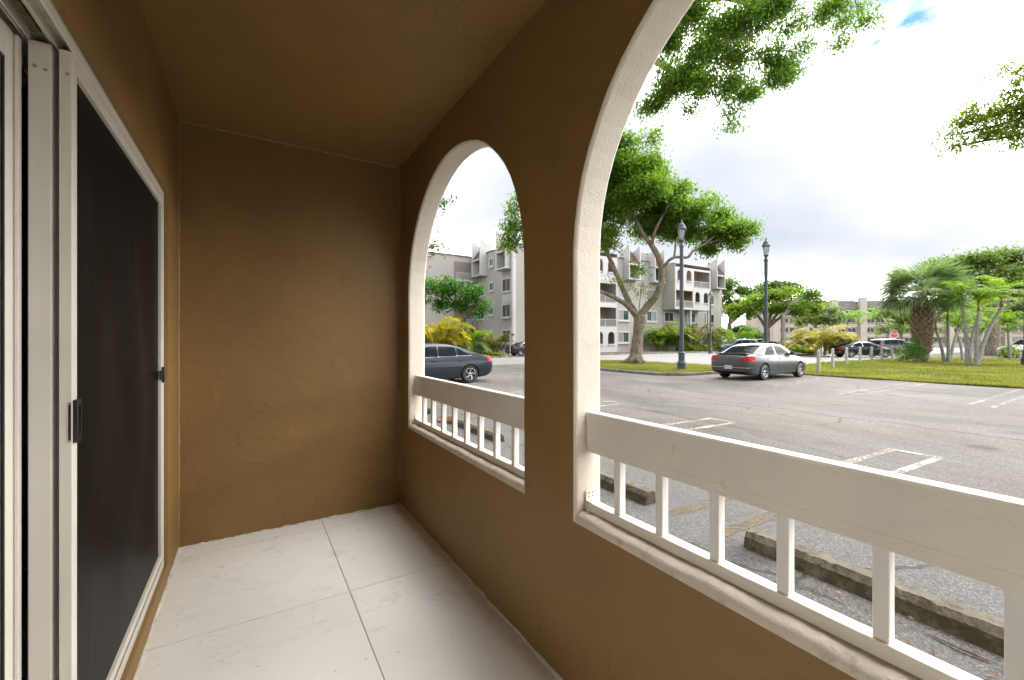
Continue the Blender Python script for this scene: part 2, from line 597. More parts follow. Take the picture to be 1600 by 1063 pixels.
M['soil'] = mat("lawn_soil", (0.115, 0.128, 0.038), 0.95, 0.35, 1.3, 0.5, 25, dirt=(0.17, 0.13, 0.07), dscale=0.9, dthr=(0.5, 0.75))
M['mulch'] = mat("brown_mulch", (0.10, 0.065, 0.04), 0.95, 0.4, 6, 0.6, 30)
# wheel stop concrete with moss
m, nt, b, _ = new_mat("mossy_concrete")
p = pos(nt)
g = nd(nt, "ShaderNodeNewGeometry")
nz = nd(nt, "ShaderNodeSeparateXYZ", {0: g.outputs["Normal"]}).outputs[2]
cc = ramp(nt, noise(nt, p, 6, 7, 0.7), [(0.3, (0.06, 0.053, 0.037)), (0.7, (0.16, 0.14, 0.105))])
moss = ramp(nt, math_(nt, 'ADD', noise(nt, p, 9, 7, 0.7), math_(nt, 'MULTIPLY', nz, -0.22)), [(0.32, 0), (0.52, 1)])
cc = mix(nt, math_(nt, 'MULTIPLY', moss, 0.85), cc, (0.028, 0.024, 0.009))
cc = mix(nt, ramp(nt, noise(nt, p, 24, 4, 0.7), [(0.6, 0), (0.72, 0.85)]), cc, (0.03, 0.028, 0.02))
nt.links.new(cc, b.inputs["Base Color"])
b.inputs["Roughness"].default_value = 0.95
bump(nt, b, noise(nt, p, 45, 5, 0.7), 0.8, 0.015)
M['stop'] = m


def paint_mat(name, c, thr):
    m, nt, b, out = new_mat(name)
    p = pos(nt)
    cc = ramp(nt, noise(nt, p, 5, 5), [(0.3, tuple(x * 0.8 for x in c)), (0.7, c)])
    nt.links.new(cc, b.inputs["Base Color"])
    b.inputs["Roughness"].default_value = 0.85
    a = ramp(nt, math_(nt, 'ADD', noise(nt, p, 28, 6, 0.75), math_(nt, 'MULTIPLY', noise(nt, p, 2.2, 4), 0.6)), [(thr - 0.09, 0.06), (thr + 0.11, 0.9)])
    tr = nt.nodes.new("ShaderNodeBsdfTransparent")
    mx = nt.nodes.new("ShaderNodeMixShader")
    nt.links.new(a, mx.inputs[0])
    nt.links.new(tr.outputs[0], mx.inputs[1])
    nt.links.new(b.outputs[0], mx.inputs[2])
    nt.links.new(mx.outputs[0], out.inputs[0])
    return m


M['line'] = paint_mat("worn_white_line", (0.40, 0.375, 0.32), 0.79)
M['line_old'] = paint_mat("worn_yellowed_line", (0.135, 0.098, 0.052), 0.77)
M['line_far'] = paint_mat("faint_white_line", (0.36, 0.34, 0.31), 0.83)

# building materials
M['b_wall'] = mat("building_stucco", (0.57, 0.535, 0.485), 0.85, 0.06, 0.3, 0.15, 20, dirt=(0.46, 0.43, 0.385), dscale=0.5, dthr=(0.55, 0.85))
M['b_white'] = mat("building_white_trim", (0.76, 0.75, 0.74), 0.8, 0.05, 0.5, dirt=(0.55, 0.53, 0.5), dscale=0.7, dthr=(0.55, 0.9))
M['b_tan'] = mat("loggia_tan", (0.30, 0.20, 0.12), 0.85, 0.1, 0.5)
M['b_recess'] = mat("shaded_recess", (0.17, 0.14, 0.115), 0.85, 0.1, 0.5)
M['b_coping'] = mat("dark_coping", (0.12, 0.105, 0.09), 0.8, 0.2, 2)
M['b_win'] = mat("far_window_glass", (0.03, 0.045, 0.05), 0.06, 0.3, 0.8, spec=0.8)
M['b_blind'] = mat("window_blind", (0.35, 0.38, 0.38), 0.3, 0.15, 1.5)
M['b_roof'] = mat("brown_roof_tile", (0.115, 0.065, 0.05), 0.85, 0.3, 2.5, 0.5, 12)
M['b_orange'] = mat("terracotta_band", (0.40, 0.22, 0.10), 0.85, 0.12, 0.5)
M['b_pink'] = mat("pinkish_stucco", (0.58, 0.51, 0.43), 0.85, 0.08, 0.3)
M['b_slate'] = mat("grey_brown_mansard", (0.085, 0.08, 0.078), 0.85, 0.25, 1.2, 0.4, 10)
M['picket'] = mat("picket_railing", (0.58, 0.56, 0.53), 0.7, 0.08, 2)

# metals, poles
M['pole'] = mat("pole_paint", (0.043, 0.062, 0.075), 0.5, 0.2, 4, 0.05, 40, spec=0.5, dirt=(0.12, 0.13, 0.13), dscale=3, dthr=(0.6, 0.85))
M['lantern'] = glass_mat("lantern_glass", (0.62, 0.66, 0.66), 0.15, 0.55)
M['bollard'] = mat("bollard_concrete", (0.56, 0.55, 0.50), 0.9, 0.1, 5, 0.2, 40, dirt=(0.3, 0.28, 0.22), dscale=3, dthr=(0.55, 0.8))
M['rope'] = mat("pale_rope", (0.33, 0.32, 0.30), 0.9)
M['sign_red'] = mat("stop_sign_red", (0.50, 0.02, 0.025), 0.5, 0.08)
M['sign_white'] = mat("sign_white", (0.75, 0.75, 0.74), 0.5, 0.04)
M['galv'] = mat("galvanised_post", (0.33, 0.34, 0.34), 0.5, 0.1, 5, metal=0.4)


# foliage: colour from a per-leaf attribute
def leaf_mat(name, dark, light, trans=0.35, rough=0.5, tip=None):
    dark, light, tip = [tuple(x * 0.75 for x in q) if q else None for q in (dark, light, tip)]
    m, nt, b, out = new_mat(name)
    at = nd(nt, "ShaderNodeAttribute", attribute_name="tint").outputs["Fac"]
    rr = nd(nt, "ShaderNodeObjectInfo").outputs["Random"]
    at2 = math_(nt, 'ADD', at, math_(nt, 'MULTIPLY', math_(nt, 'SUBTRACT', rr, 0.5), 0.25))
    st = [(0.0, dark), (0.75, light)]
    if tip:
        st.append((1.0, tip))
    cc = ramp(nt, at2, st)
    nt.links.new(cc, b.inputs["Base Color"])
    b.inputs["Roughness"].default_value = rough
    b.inputs["Specular IOR Level"].default_value = 0.35
    tl = nt.nodes.new("ShaderNodeBsdfTranslucent")
    nt.links.new(mix(nt, 1.0, cc, (1.35, 1.5, 0.75), 'MULTIPLY'), tl.inputs[0])
    mx = nt.nodes.new("ShaderNodeMixShader")
    mx.inputs[0].default_value = trans
    nt.links.new(b.outputs[0], mx.inputs[1])
    nt.links.new(tl.outputs[0], mx.inputs[2])
    nt.links.new(mx.outputs[0], out.inputs[0])
    return m


M['leaf_a'] = leaf_mat("leaf_green", (0.050, 0.120, 0.014), (0.20, 0.32, 0.045), 0.58)
M['leaf_b'] = leaf_mat("leaf_bright", (0.085, 0.160, 0.014), (0.28, 0.38, 0.035), 0.58)
M['leaf_c'] = leaf_mat("leaf_deep", (0.03, 0.085, 0.018), (0.12, 0.21, 0.04), 0.45)
M['leaf_d'] = leaf_mat("leaf_soft", (0.07, 0.14, 0.03), (0.25, 0.34, 0.075), 0.48)
M['leaf_emerald'] = leaf_mat("leaf_emerald", (0.025, 0.10, 0.014), (0.10, 0.26, 0.035), 0.4)
M['leaf_yellow'] = leaf_mat("leaf_yellow", (0.13, 0.19, 0.012), (0.50, 0.40, 0.016), 0.4, tip=(0.60, 0.34, 0.03))
M['leaf_lime'] = leaf_mat("leaf_lime", (0.10, 0.17, 0.012), (0.32, 0.38, 0.035), 0.35)
M['leaf_red'] = leaf_mat("leaf_reddish", (0.07, 0.10, 0.018), (0.22, 0.20, 0.05), 0.35, tip=(0.40, 0.16, 0.08))
M['frond'] = leaf_mat("palm_frond", (0.06, 0.17, 0.012), (0.23, 0.37, 0.022), 0.48, tip=(0.50, 0.46, 0.04))
M['frond_grey'] = leaf_mat("cabbage_palm_frond", (0.085, 0.15, 0.07), (0.28, 0.36, 0.19), 0.45)
M['grass'] = leaf_mat("grass_blade", (0.115, 0.15, 0.028), (0.34, 0.34, 0.07), 0.42, tip=(0.46, 0.39, 0.18))
M['dry'] = leaf_mat("dry_leaf", (0.16, 0.075, 0.035), (0.36, 0.20, 0.11), 0.2)


def bark_mat(name, a, bcol, moss=None, sc=(1, 1, 0.35)):
    m, nt, b, _ = new_mat(name)
    p = pos(nt, sc)
    cc = ramp(nt, noise(nt, p, 7, 8, 0.7, 0.3), [(0.33, a), (0.66, bcol)])
    if moss:
        cc = mix(nt, ramp(nt, noise(nt, pos(nt), 1.6, 6), [(0.5, 0), (0.66, 0.75)]), cc, moss)
    nt.links.new(cc, b.inputs["Base Color"])
    b.inputs["Roughness"].default_value = 0.95
    bump(nt, b, noise(nt, p, 11, 7, 0.7), 0.9, 0.05)
    return m


M['bark'] = bark_mat("grey_brown_bark", (0.07, 0.05, 0.035), (0.36, 0.30, 0.24), (0.12, 0.125, 0.06), (1, 1, 0.5))
M['bark_pale'] = bark_mat("pale_bark", (0.17, 0.14, 0.12), (0.38, 0.34, 0.30))
M['palm_grey'] = bark_mat("pale_palm_trunk", (0.16, 0.155, 0.14), (0.42, 0.41, 0.39), None, (1, 1, 3.0))
M['boot'] = bark_mat("palm_boot", (0.05, 0.028, 0.017), (0.36, 0.245, 0.17), None, (1, 1, 1))
M['boot_tip'] = bark_mat("pale_boot_end", (0.12, 0.075, 0.05), (0.42, 0.31, 0.225), None, (1, 1, 1))
M['crownshaft'] = mat("green_crownshaft", (0.16, 0.22, 0.05), 0.5, 0.2, 3)

# cars


def car_paint(name, c, metal=0.4, rough=0.3):
    m, nt, b, _ = new_mat(name)
    p = pos(nt, obj=True)
    cc = ramp(nt, noise(nt, p, 260, 2), [(0.3, tuple(x * 0.9 for x in c)), (0.7, tuple(x * 1.1 for x in c))])
    nt.links.new(cc, b.inputs["Base Color"])
    b.inputs["Metallic"].default_value = metal
    nt.links.new(ramp(nt, noise(nt, p, 2.5, 5), [(0.3, rough * 0.85), (0.7, rough * 1.3)]), b.inputs["Roughness"])
    b.inputs["Coat Weight"].default_value = 0.28
    b.inputs["Specular IOR Level"].default_value = 0.3
    b.inputs["Coat Roughness"].default_value = 0.04
    return m


M['p_silver'] = car_paint("silver_grey_paint", (0.062, 0.064, 0.067))
M['p_blue'] = car_paint("slate_blue_paint", (0.022, 0.028, 0.038))
M['p_dark'] = car_paint("charcoal_paint", (0.02, 0.026, 0.028))
M['p_lightblue'] = car_paint("pale_blue_paint", (0.10, 0.125, 0.14))
M['p_black'] = car_paint("black_paint", (0.010, 0.013, 0.017))
M['p_green'] = car_paint("grey_green_paint", (0.04, 0.055, 0.055))
M['p_white'] = car_paint("white_paint", (0.5, 0.51, 0.52), 0.0)
M['p_red'] = car_paint("dark_red_paint", (0.12, 0.012, 0.016), 0.2)
M['car_glass'] = mat("car_glass", (0.012, 0.016, 0.018), 0.04, 0.2, 2, spec=0.04)
M['chrome'] = mat("chrome", (0.6, 0.61, 0.62), 0.18, 0.05, 5, metal=0.9)
M['tyre'] = mat("tyre_rubber", (0.016, 0.016, 0.017), 0.85, 0.2, 20)
M['rim'] = mat("alloy_rim", (0.34, 0.345, 0.355), 0.3, 0.08, 10, metal=0.7)
M['rim_dark'] = mat("black_rim", (0.03, 0.03, 0.032), 0.35, 0.1, 10, metal=0.3)
M['tail'] = mat("tail_lamp", (0.30, 0.006, 0.008), 0.2, 0.25, 18, spec=0.25)
M['plate'] = mat("licence_plate", (0.40, 0.41, 0.42), 0.5, 0.1, 25)
M['trim'] = mat("car_black_trim", (0.012, 0.012, 0.013), 0.5, 0.1)

# ================================================================== GROUND
mb = MB()
mb.add([(-400, -400, 0), (700, -400, 0), (700, 700, 0), (-400, 700, 0)], [(0, 1, 2, 3)])
lot = struct(mb.build("parking_lot", M['asphalt']))
mb = MB()
poly = [(23.5, 12.5), (120, 24), (120, 60), (62, 33.4), (24.5, 33.4), (5.0, 33.4), (5.0, 24.0), (14, 23.4)]
poly = [(22.9, 11.5), (28, 13.0), (34, 14.3), (60, 15), (110, 20), (150, 60), (64.5, 33.2), (24.5, 33.2), (2.0, 33.2), (2.0, 24.5), (15, 23.6), (23.3, 22.0)]
mb.add([(x, y, 0.004) for x, y in poly], [tuple(range(len(poly)))])
road = struct(mb.build("road", M['road']))


def line(x0, y0, x1, y1, w, key, z=0.005):
    d = Vector((x1 - x0, y1 - y0, 0)).normalized()
    n = Vector((-d.y, d.x, 0)) * w / 2
    a, b_ = Vector((x0, y0, z)), Vector((x1, y1, z))
    k = 10
    vs, fs = [], []
    for i in range(k + 1):
        q = a.lerp(b_, i / k)
        j = 1 + random.uniform(-0.12, 0.12)
        vs += [q - n * j, q + n * j]
    for i in range(k):
        fs.append((2 * i, 2 * i + 1, 2 * i + 3, 2 * i + 2))
    MB().add(vs, fs).build("painted_line", M[key], lot)


for k in range(-2, 4):                    # bays beside the building: hairpin double lines
    o = 2.87 * k
    for a, b_ in ((2.09, 1.87), (2.56, 2.375)):
        line(3.25, a + o, 4.15, a - 0.03 + o, 0.12, 'line_old')
        line(4.15, a - 0.03 + o, 7.9, b_ + o, 0.11, 'line')
    line(7.95, 1.82 + o, 7.95, 2.43 + o, 0.10, 'line', 0.009)
for k in range(-2, 3):                    # bays along the lawn
    o = 2.62 * k
    for yy in (2.62, 3.03):
        line(14.9, yy + o, 21.3, yy + 0.06 + o, 0.11, 'line_far')

# ---- kerbed lawns
def rounded(poly, r, n=6):
    out = []
    N = len(poly)
    for i in range(N):
        p0, p1, p2 = Vector(poly[i - 1]), Vector(poly[i]), Vector(poly[(i + 1) % N])
        a, c = (p0 - p1).normalized(), (p2 - p1).normalized()
        s, e = p1 + a * r, p1 + c * r
        for k in range(n + 1):
            t = k / n
            q = s.lerp(p1, t).lerp(p1.lerp(e, t), t)
            out.append((q.x, q.y))
    return out


def inset(poly, d):
    out = []
    N = len(poly)
    for i in range(N):
        p0, p1, p2 = Vector(poly[i - 1]), Vector(poly[i]), Vector(poly[(i + 1) % N])
        t = (p2 - p0).normalized()
        out.append((p1.x - t.y * d, p1.y + t.x * d))
    return out


def kerbed(name_top, poly, h, key, kerb_w=0.15, kerb=True):
    inn = inset(poly, kerb_w)
    top = MB()
    flat = [Vector((x, y, 0)) for x, y in inn]
    tri = tessellate_polygon([flat])
    top.add([(x, y, h - 0.015) for x, y in inn], tri)
    o = struct(top.build(name_top, M[key]))
    n = len(poly)
    if kerb:
        k = MB()
        c = inset(poly, 0.02)
        k.add([(x, y, 0) for x, y in poly] + [(x, y, h - 0.02) for x, y in poly] + [(x, y, h) for x, y in c] + [(x, y, h) for x, y in inn] + [(x, y, h - 0.03) for x, y in inn],
              [(r * n + i, r * n + (i + 1) % n, (r + 1) * n + (i + 1) % n, (r + 1) * n + i) for r in range(4) for i in range(n)])
        struct(k.build("kerb", M['kerb']))
    return o


island_poly = rounded([(15.6, 12.0), (22.6, 12.0), (22.6, 22.4), (15.6, 22.4)], 1.6)
kerbed("lawn", island_poly, 0.13, 'soil')
# the long lawn beyond the far bays, level with the asphalt
lawn_poly = rounded([(21.5, -30), (70, -30), (66, 8.0), (50, 13.8), (34, 13.9), (28, 12.6), (21.5, 10.95)], 0.7)
lp = []
for i in range(len(lawn_poly)):                       # worn, uneven edge
    a, b_ = Vector(lawn_poly[i - 1]), Vector(lawn_poly[i])
    n = max(1, int((b_ - a).length / 0.25)) if a.x < 36 and b_.x < 36 else 1
    for k in range(n):
        q = a.lerp(b_, k / n)
        w = 0.07 * math.sin(q.y * 2.3) + 0.05 * math.sin(q.y * 5.9 + q.x) + random.uniform(-0.05, 0.05)
        lp.append((q.x + w, q.y + w * 0.5))
lawn_poly = lp
kerbed("lawn", lawn_poly, 0.035, 'soil', 0.01, False)
bedA = rounded([(8, 33.6), (20.6, 33.6), (20.6, 39.9), (8, 39.9)], 1.0)
kerbed("planting_bed", bedA, 0.13, 'mulch')
bedB = rounded([(29, 33.6), (64, 33.6), (64, 37.8), (29, 37.8)], 0.8)
kerbed("planting_bed", bedB, 0.13, 'mulch')
bedC = rounded([(37, 20.5), (60, 22.0), (60, 26), (37, 24)], 0.8)
kerbed("planting_bed", bedC, 0.13, 'mulch')


def in_poly(x, y, poly):
    c = np.zeros(len(x), bool)
    n = len(poly)
    for i in range(n):
        x0, y0 = poly[i]
        x1, y1 = poly[i - 1]
        c ^= ((y0 > y) != (y1 > y)) & (x < (x1 - x0) * (y - y0) / (y1 - y0 + 1e-12) + x0)
    return c


def tint_mesh(name, verts, faces, tint_per_face, mats, nv):
    """fast mesh of equal polygons (nv corners) with a float 'tint' per face"""
    me = bpy.data.meshes.new(name)
    nf = len(faces)
    me.vertices.add(len(verts))
    me.vertices.foreach_set("co", np.asarray(verts, np.float32).ravel())
    me.loops.add(nf * nv)
    me.loops.foreach_set("vertex_index", np.asarray(faces, np.int32).ravel())
    me.polygons.add(nf)
    me.polygons.foreach_set("loop_start", np.arange(nf, dtype=np.int32) * nv)
    me.update(calc_edges=True)
    a = me.attributes.new("tint", 'FLOAT', 'FACE')
    a.data.foreach_set("value", np.asarray(tint_per_face, np.float32))
    me.materials.append(mats)
    me.validate()
    return me


def grass_on(poly, n, h0, h1, z, box, wid=0.012, near_power=1.0, edge=0.1):
    x = rng.uniform(box[0], box[1], n * 3)
    x = box[0] + (x - box[0]) ** near_power / (box[1] - box[0]) ** (near_power - 1)
    y = rng.uniform(box[2], box[3], n * 3)
    k = in_poly(x, y, inset(poly, edge))
    x, y = x[k], y[k]
    bare = np.sin(x * 0.8 + 2 * np.sin(y * 0.5)) + np.sin(y * 1.1 + 1.5 * np.sin(x * 0.6)) + 0.5 * np.sin(x * 3.1 + y * 2.3)
    k = rng.random(len(x)) > np.clip((bare - 0.7) * 0.9, 0, 0.85)      # thin, worn patches
    x, y = x[k][:n], y[k][:n]
    n = len(x)
    pat = np.sin(x * 1.7 + 1.3 * np.sin(y * 0.9)) * np.sin(y * 1.3 + np.sin(x * 0.7)) * 0.5 + 0.5
    yaw = rng.uniform(0, 2 * np.pi, n)
    hh = rng.uniform(h0, h1, n) * (0.65 + 0.5 * pat)
    lean = rng.uniform(0.1, 0.9, n) * hh
    wx, wy = np.cos(yaw) * wid, np.sin(yaw) * wid
    la = rng.uniform(0, 2 * np.pi, n)
    v = np.empty((n, 3, 3))
    v[:, 0] = np.stack([x - wx, y - wy, np.full(n, z)], 1)
    v[:, 1] = np.stack([x + wx, y + wy, np.full(n, z)], 1)
    v[:, 2] = np.stack([x + np.cos(la) * lean, y + np.sin(la) * lean, z + hh], 1)
    pat2 = np.sin(x * 0.55 + 1.1 * np.sin(y * 0.8)) * np.sin(y * 0.7 + 0.8 * np.sin(x * 1.3))
    t = np.clip(rng.normal(0.42, 0.2, n) + 0.35 * (pat - 0.5) + 0.25 * pat2, 0, 1)
    t[rng.random(n) < 0.07] = 1.0
    me = tint_mesh("grass", v.reshape(-1, 3), np.arange(n * 3).reshape(-1, 3), t, M['grass'], 3)
    return stuff(link("grass", me))


tag(grass_on(island_poly, 60000, 0.05, 0.13, 0.11, (15.6, 22.6, 12, 22.4), 0.012), "thin patchy grass on the kerbed tree island", "grass")
tag(grass_on(lawn_poly, 190000, 0.05, 0.13, 0.02, (21.5, 52, -3, 14.2), 0.016, 1.5, 0.0), "yellow green mown lawn behind the far parking bays", "grass")

# ================================================================== BALCONY
FZ, CZ = 0.41, 2.85               # floor and ceiling
XW, XO = 0.926, 1.042             # inner and outer face of the arcade wall
XD = -0.348                       # face of the wall with the sliding door
YB, YF = 3.06, -4.10              # far and near end of the balcony
SILL, SPR, RAD = 1.012, 1.903, 0.72
ARCH_Y = [2.14, 0.38, -1.38, -3.14]  # arches behind the viewer are unseen, added to let in more light


def arch_loop(cy, e=0.0, es=None, n=28, jit=0.0):
    """opening outline grown by e (by es at the sill)"""
    es = e if es is None else es
    r = RAD + e
    pts = [(cy + r, SILL - es), (cy + r, SILL + 0.3), (cy + r, SILL + 0.6)]
    for k in range(n + 1):
        a = math.pi * k / n
        pts.append((cy + r * math.cos(a), SPR + r * math.sin(a)))
    pts += [(cy - r, SILL + 0.6), (cy - r, SILL + 0.3), (cy - r, SILL - es)]
    if jit:
        rs = random.Random(int(cy * 100))
        ph = [rs.uniform(0, 6.28) for _ in range(4)]
        pts = [(y + jit * math.sin(z * 9 + ph[0]) + 0.6 * jit * math.sin(z * 23 + ph[1]),
                z + jit * math.sin(y * 11 + ph[2]) + 0.5 * jit * math.sin(y * 27 + ph[3])) for y, z in pts]
    return pts


mb = MB()
layers = [(XW, 0.010, 0.020), (XW + 0.004, 0.0035, 0.006), (XW + 0.011, 0, 0), (XO - 0.008, 0, 0), (XO, 0.006, 0.006)]
loops = [[arch_loop(cy, e, es, jit=0.0022 if i < 3 else 0) for cy in ARCH_Y] for i, (x, e, es) in enumerate(layers)]
rect_in = [(YF, 0.0), (YB, 0.0), (YB, CZ + 0.02), (YF, CZ + 0.02)]
for li, mi in ((0, 0), (4, 1)):
    ls = [rect_in] + loops[li]
    tri = tessellate_polygon([[Vector((p[0], p[1], 0)) for p in l] for l in ls])
    mb.add([(layers[li][0], p[0], p[1]) for l in ls for p in l], tri, mi)
for a in range(len(ARCH_Y)):
    n = len(loops[0][a])
    for li in range(4):
        A, B = loops[li][a], loops[li + 1][a]
        mb.add([(layers[li][0], *p) for p in A] + [(layers[li + 1][0], *p) for p in B],
               [(i, (i + 1) % n, n + (i + 1) % n, n + i) for i in range(n)], 1)
wall = mb.build("arcade_wall", [M['brown'], M['cream']])
tag(wall, "brown stucco balcony wall pierced by cream edged arches", "wall")

# sill lip: a hand-trowelled, slightly bulging cream sill on each opening
for cy in ARCH_Y:
    s = MB()
    n = 110
    prof = [(XW + 0.001, -0.018), (XW + 0.004, -0.003), (XW + 0.014, 0.006), (XW + 0.03, 0.009), (XW + 0.06, 0.008), (XO - 0.01, 0.004), (XO - 0.004, -0.006)]
    vs = []
    for i in range(n + 1):
        y = cy - RAD + 0.003 + (2 * RAD - 0.006) * i / n
        j = 0.0012 * math.sin(y * 13) + 0.0012 * math.sin(y * 31 + 1) + random.uniform(-0.0012, 0.0012)
        vs += [(x, y, SILL + z + j * (1 if q in (1, 2, 3) else 0.3)) for q, (x, z) in enumerate(prof)]
    k = len(prof)
    s.add(vs, [(i * k + q, i * k + q + 1, (i + 1) * k + q + 1, (i + 1) * k + q) for i in range(n) for q in range(k - 1)])
    s.build("sill", M['cream'], wall, smooth=True)

o = MB().box(XD - 0.2, XO, YB, YB + 0.15, 0.0, CZ + 0.02).build("end_wall", M['brown'])
tag(o, "plain brown stucco wall closing the far end of the balcony", "wall")
o = MB().box(XD - 0.2, XO, YF - 0.15, YF, 0.0, CZ + 0.02).build("end_wall", M['brown'])
tag(o, "brown stucco wall closing the balcony behind the viewer", "wall")
struct(MB().box(XD - 0.2, XW + 0.05, YF - 0.1, YB + 0.1, CZ, CZ + 0.06).build("ceiling", M['brown']))
# beads of painted caulk where the stucco planes meet
def bead(a, b_, r_, nm, par):
    rs = random.Random(int(a[0] * 100 + b_[2] * 10))
    pts = [Vector(a).lerp(Vector(b_), k / 40) + Vector((rs.uniform(-1, 1), rs.uniform(-1, 1), rs.uniform(-1, 1))) * 0.0012 for k in range(41)]
    return MB().tube(pts, [r_ * rs.uniform(0.5, 1.2) for _ in pts], 6).build(nm, M['caulk'], par, smooth=True)


bead((XD, YB - 0.001, CZ - 0.001), (XW, YB - 0.001, CZ - 0.001), 0.005, "caulk_bead", wall)
bead((XD, YB - 0.001, FZ), (XD, YB - 0.001, CZ), 0.004, "caulk_bead", wall)
bead((XW, YB - 0.001, FZ), (XW, YB - 0.001, CZ), 0.004, "caulk_bead", wall)
# wall with door opening
DY0, DY1, DZ0, DZ1 = -3.9, 2.67, 0.49, 2.325
mb = MB()
mb.plate([(YF - 0.1, 0.0), (YB + 0.1, 0.0), (YB + 0.1, CZ + 0.02), (YF - 0.1, CZ + 0.02)], [[(DY0, DZ0), (DY1, DZ0), (DY1, DZ1), (DY0, DZ1)]],
         XD, XD - 0.2, lambda p, q, d: (d, p, q))
dw = mb.build("door_wall", M['brown'])
tag(dw, "brown stucco house wall around the sliding door", "wall")

# floor slab and tiles
fl = struct(MB().box(XD - 0.02, XW + 0.02, YF, YB, 0.0, FZ - 0.006).build("balcony_floor", M['grout']))
TX = [XD + 0.004, 0.40, XW - 0.002]
TY = [YF + 0.004, -2.683, -1.483, -0.283, 0.917, 2.117, 2.917, YB - 0.002]
for i in range(len(TX) - 1):
    for j in range(len(TY) - 1):
        g = 0.0030
        MB().box(TX[i] + g / 2, TX[i + 1] - g / 2, TY[j] + g / 2, TY[j + 1] - g / 2, FZ - 0.01, FZ + random.uniform(-0.0006, 0.0006)).build("floor_tile", M['tile'], fl, bevel=0.0012, seg=1)
# filled joint on the door side and ragged mortar at the walls
MB().box(XD + 0.01, 0.30, 2.1145, 2.1195, FZ - 0.006, FZ + 0.0002).build("grout_line", M['mortar'], fl)
MB().box(XD + 0.01, 0.93, 2.9135, 2.9205, FZ - 0.006, FZ + 0.0002).build("grout_line", M['mortar'], fl)


def ragged(x0, y0, x1, y1, w, name="mortar_edge", parent=fl, seedv=1, h=0.007):
    rs = random.Random(seedv)
    n = 70
    a, b_ = Vector((x0, y0, 0)), Vector((x1, y1, 0))
    d = (b_ - a).normalized()
    nn = Vector((-d.y, d.x, 0))
    vs, fs = [], []
    for i in range(n + 1):
        q = a.lerp(b_, i / n)
        ww = w * (0.55 + 0.5 * rs.random() + 0.35 * math.sin(i * 0.6))
        hh = h * (0.5 + rs.random())
        vs += [(q.x, q.y, FZ + hh), (q.x + nn.x * ww * 0.6, q.y + nn.y * ww * 0.6, FZ + hh * 0.6), (q.x + nn.x * ww, q.y + nn.y * ww, FZ - 0.001)]
    for i in range(n):
        fs += [(3 * i, 3 * i + 1, 3 * i + 4, 3 * i + 3), (3 * i + 1, 3 * i + 2, 3 * i + 5, 3 * i + 4)]
    MB().add(vs, fs).build(name, M['mortar'], parent)


ragged(XW, YB, XD, YB, 0.012, seedv=3)
ragged(XD, YB, XD, 0.2, 0.012, seedv=5)
ragged(XW, 0.3, XW, YB, 0.010, seedv=8)

# the rest of the building the balcony belongs to (shell round the dark room)
mb = MB()
mb.box(-7.0, XO - 0.004, -30, 30, CZ + 0.06, 12.6)
mb.box(-7.0, XO - 0.006, YB + 0.15, 30, 0.0, CZ + 0.06)
mb.box(-7.0, XO - 0.006, -30, YF - 0.15, 0.0, CZ + 0.06)
mb.box(-7.0, -5.0, YF - 0.15, YB + 0.15, 0.0, CZ + 0.06)
own = tag(mb.build("apartment_block", M['b_wall']), "apartment block that the balcony belongs to", "building")
MB().box(-5.0, XD - 0.2, YF - 0.15, YB + 0.15, 0.30, 0.40).build("room_floor", M['room'], own)

# ---- railings
def railing(cy, label):
    t = thing("railing", label, "railing", (0.99, cy, SILL), "white railings in the arches")
    y0, y1 = cy - RAD + 0.002, cy + RAD - 0.002
    tb_ = MB()
    tb_.prism([(0.973, 1.2503), (1.011, 1.2503), (1.011, 1.350), (1.0085, 1.3555), (1.004, 1.357), (0.980, 1.357), (0.9755, 1.3555), (0.973, 1.350)], y0, y1, lambda p, q, d: (p, d, q))
    tr_ = tb_.build("top_rail", M['rail'], t)
    MB().box(0.9733, 1.0107, y0, y1, 1.222, 1.2501).build("lower_board", M['rail'], tr_, bevel=0.0005, seg=1)
    MB().box(0.970, 1.006, y0 + 0.012, y1 - 0.012, 1.0225, 1.0535).build("bottom_rail", M['rail'], t, bevel=0.003)
    for e, s_ in ((y0 + 0.02, 1), (y1 - 0.02, -1)):
        for zz in (1.28, 1.33):
            o_ = MB().tube([(0.9729, e, zz), (0.9716, e, zz)], [0.0042, 0.0036], 10).build("screw", M['rail'], tr_)
    first = cy + 0.58
    k = 0
    y = first
    while y > y0 + 0.05:
        j = random.uniform(-0.003, 0.003)
        MB().box(0.976, 1.002, y - 0.0125 + j, y + 0.0125 + j, 1.0535, 1.2225).build("baluster", M['baluster'], t, bevel=0.0015, seg=1)
        y -= 0.1625
    for e, s in ((y0, 1), (y1, -1)):
        b_ = MB()
        a = sorted((e, e + 0.004 * s))
        c = sorted((e + 0.0041 * s, e + 0.03 * s))
        b_.box(0.968, 1.008, a[0], a[1], 1.020, 1.088)
        b_.box(0.968, 1.008, c[0], c[1], 1.0538, 1.0575)
        br = b_.build("bracket", M['rail'], t, bevel=0.001, seg=1)
        for zz in (1.068, 1.081):
            for xx in (0.980, 0.997):
                MB().lathe([(0.0035, 0), (0.003, 0.002 * s)], 8, (xx, e + 0.0042 * s, zz), axis='y').build("screw", M['screw'], br)
    return t


railing(ARCH_Y[0], "white railing with square balusters in the smaller looking far arch")
railing(ARCH_Y[1], "white railing with a broad top board in the large near arch")
railing(ARCH_Y[2], "white railing in the first added arch behind the viewer")
railing(ARCH_Y[3], "white railing in the last added arch behind the viewer")

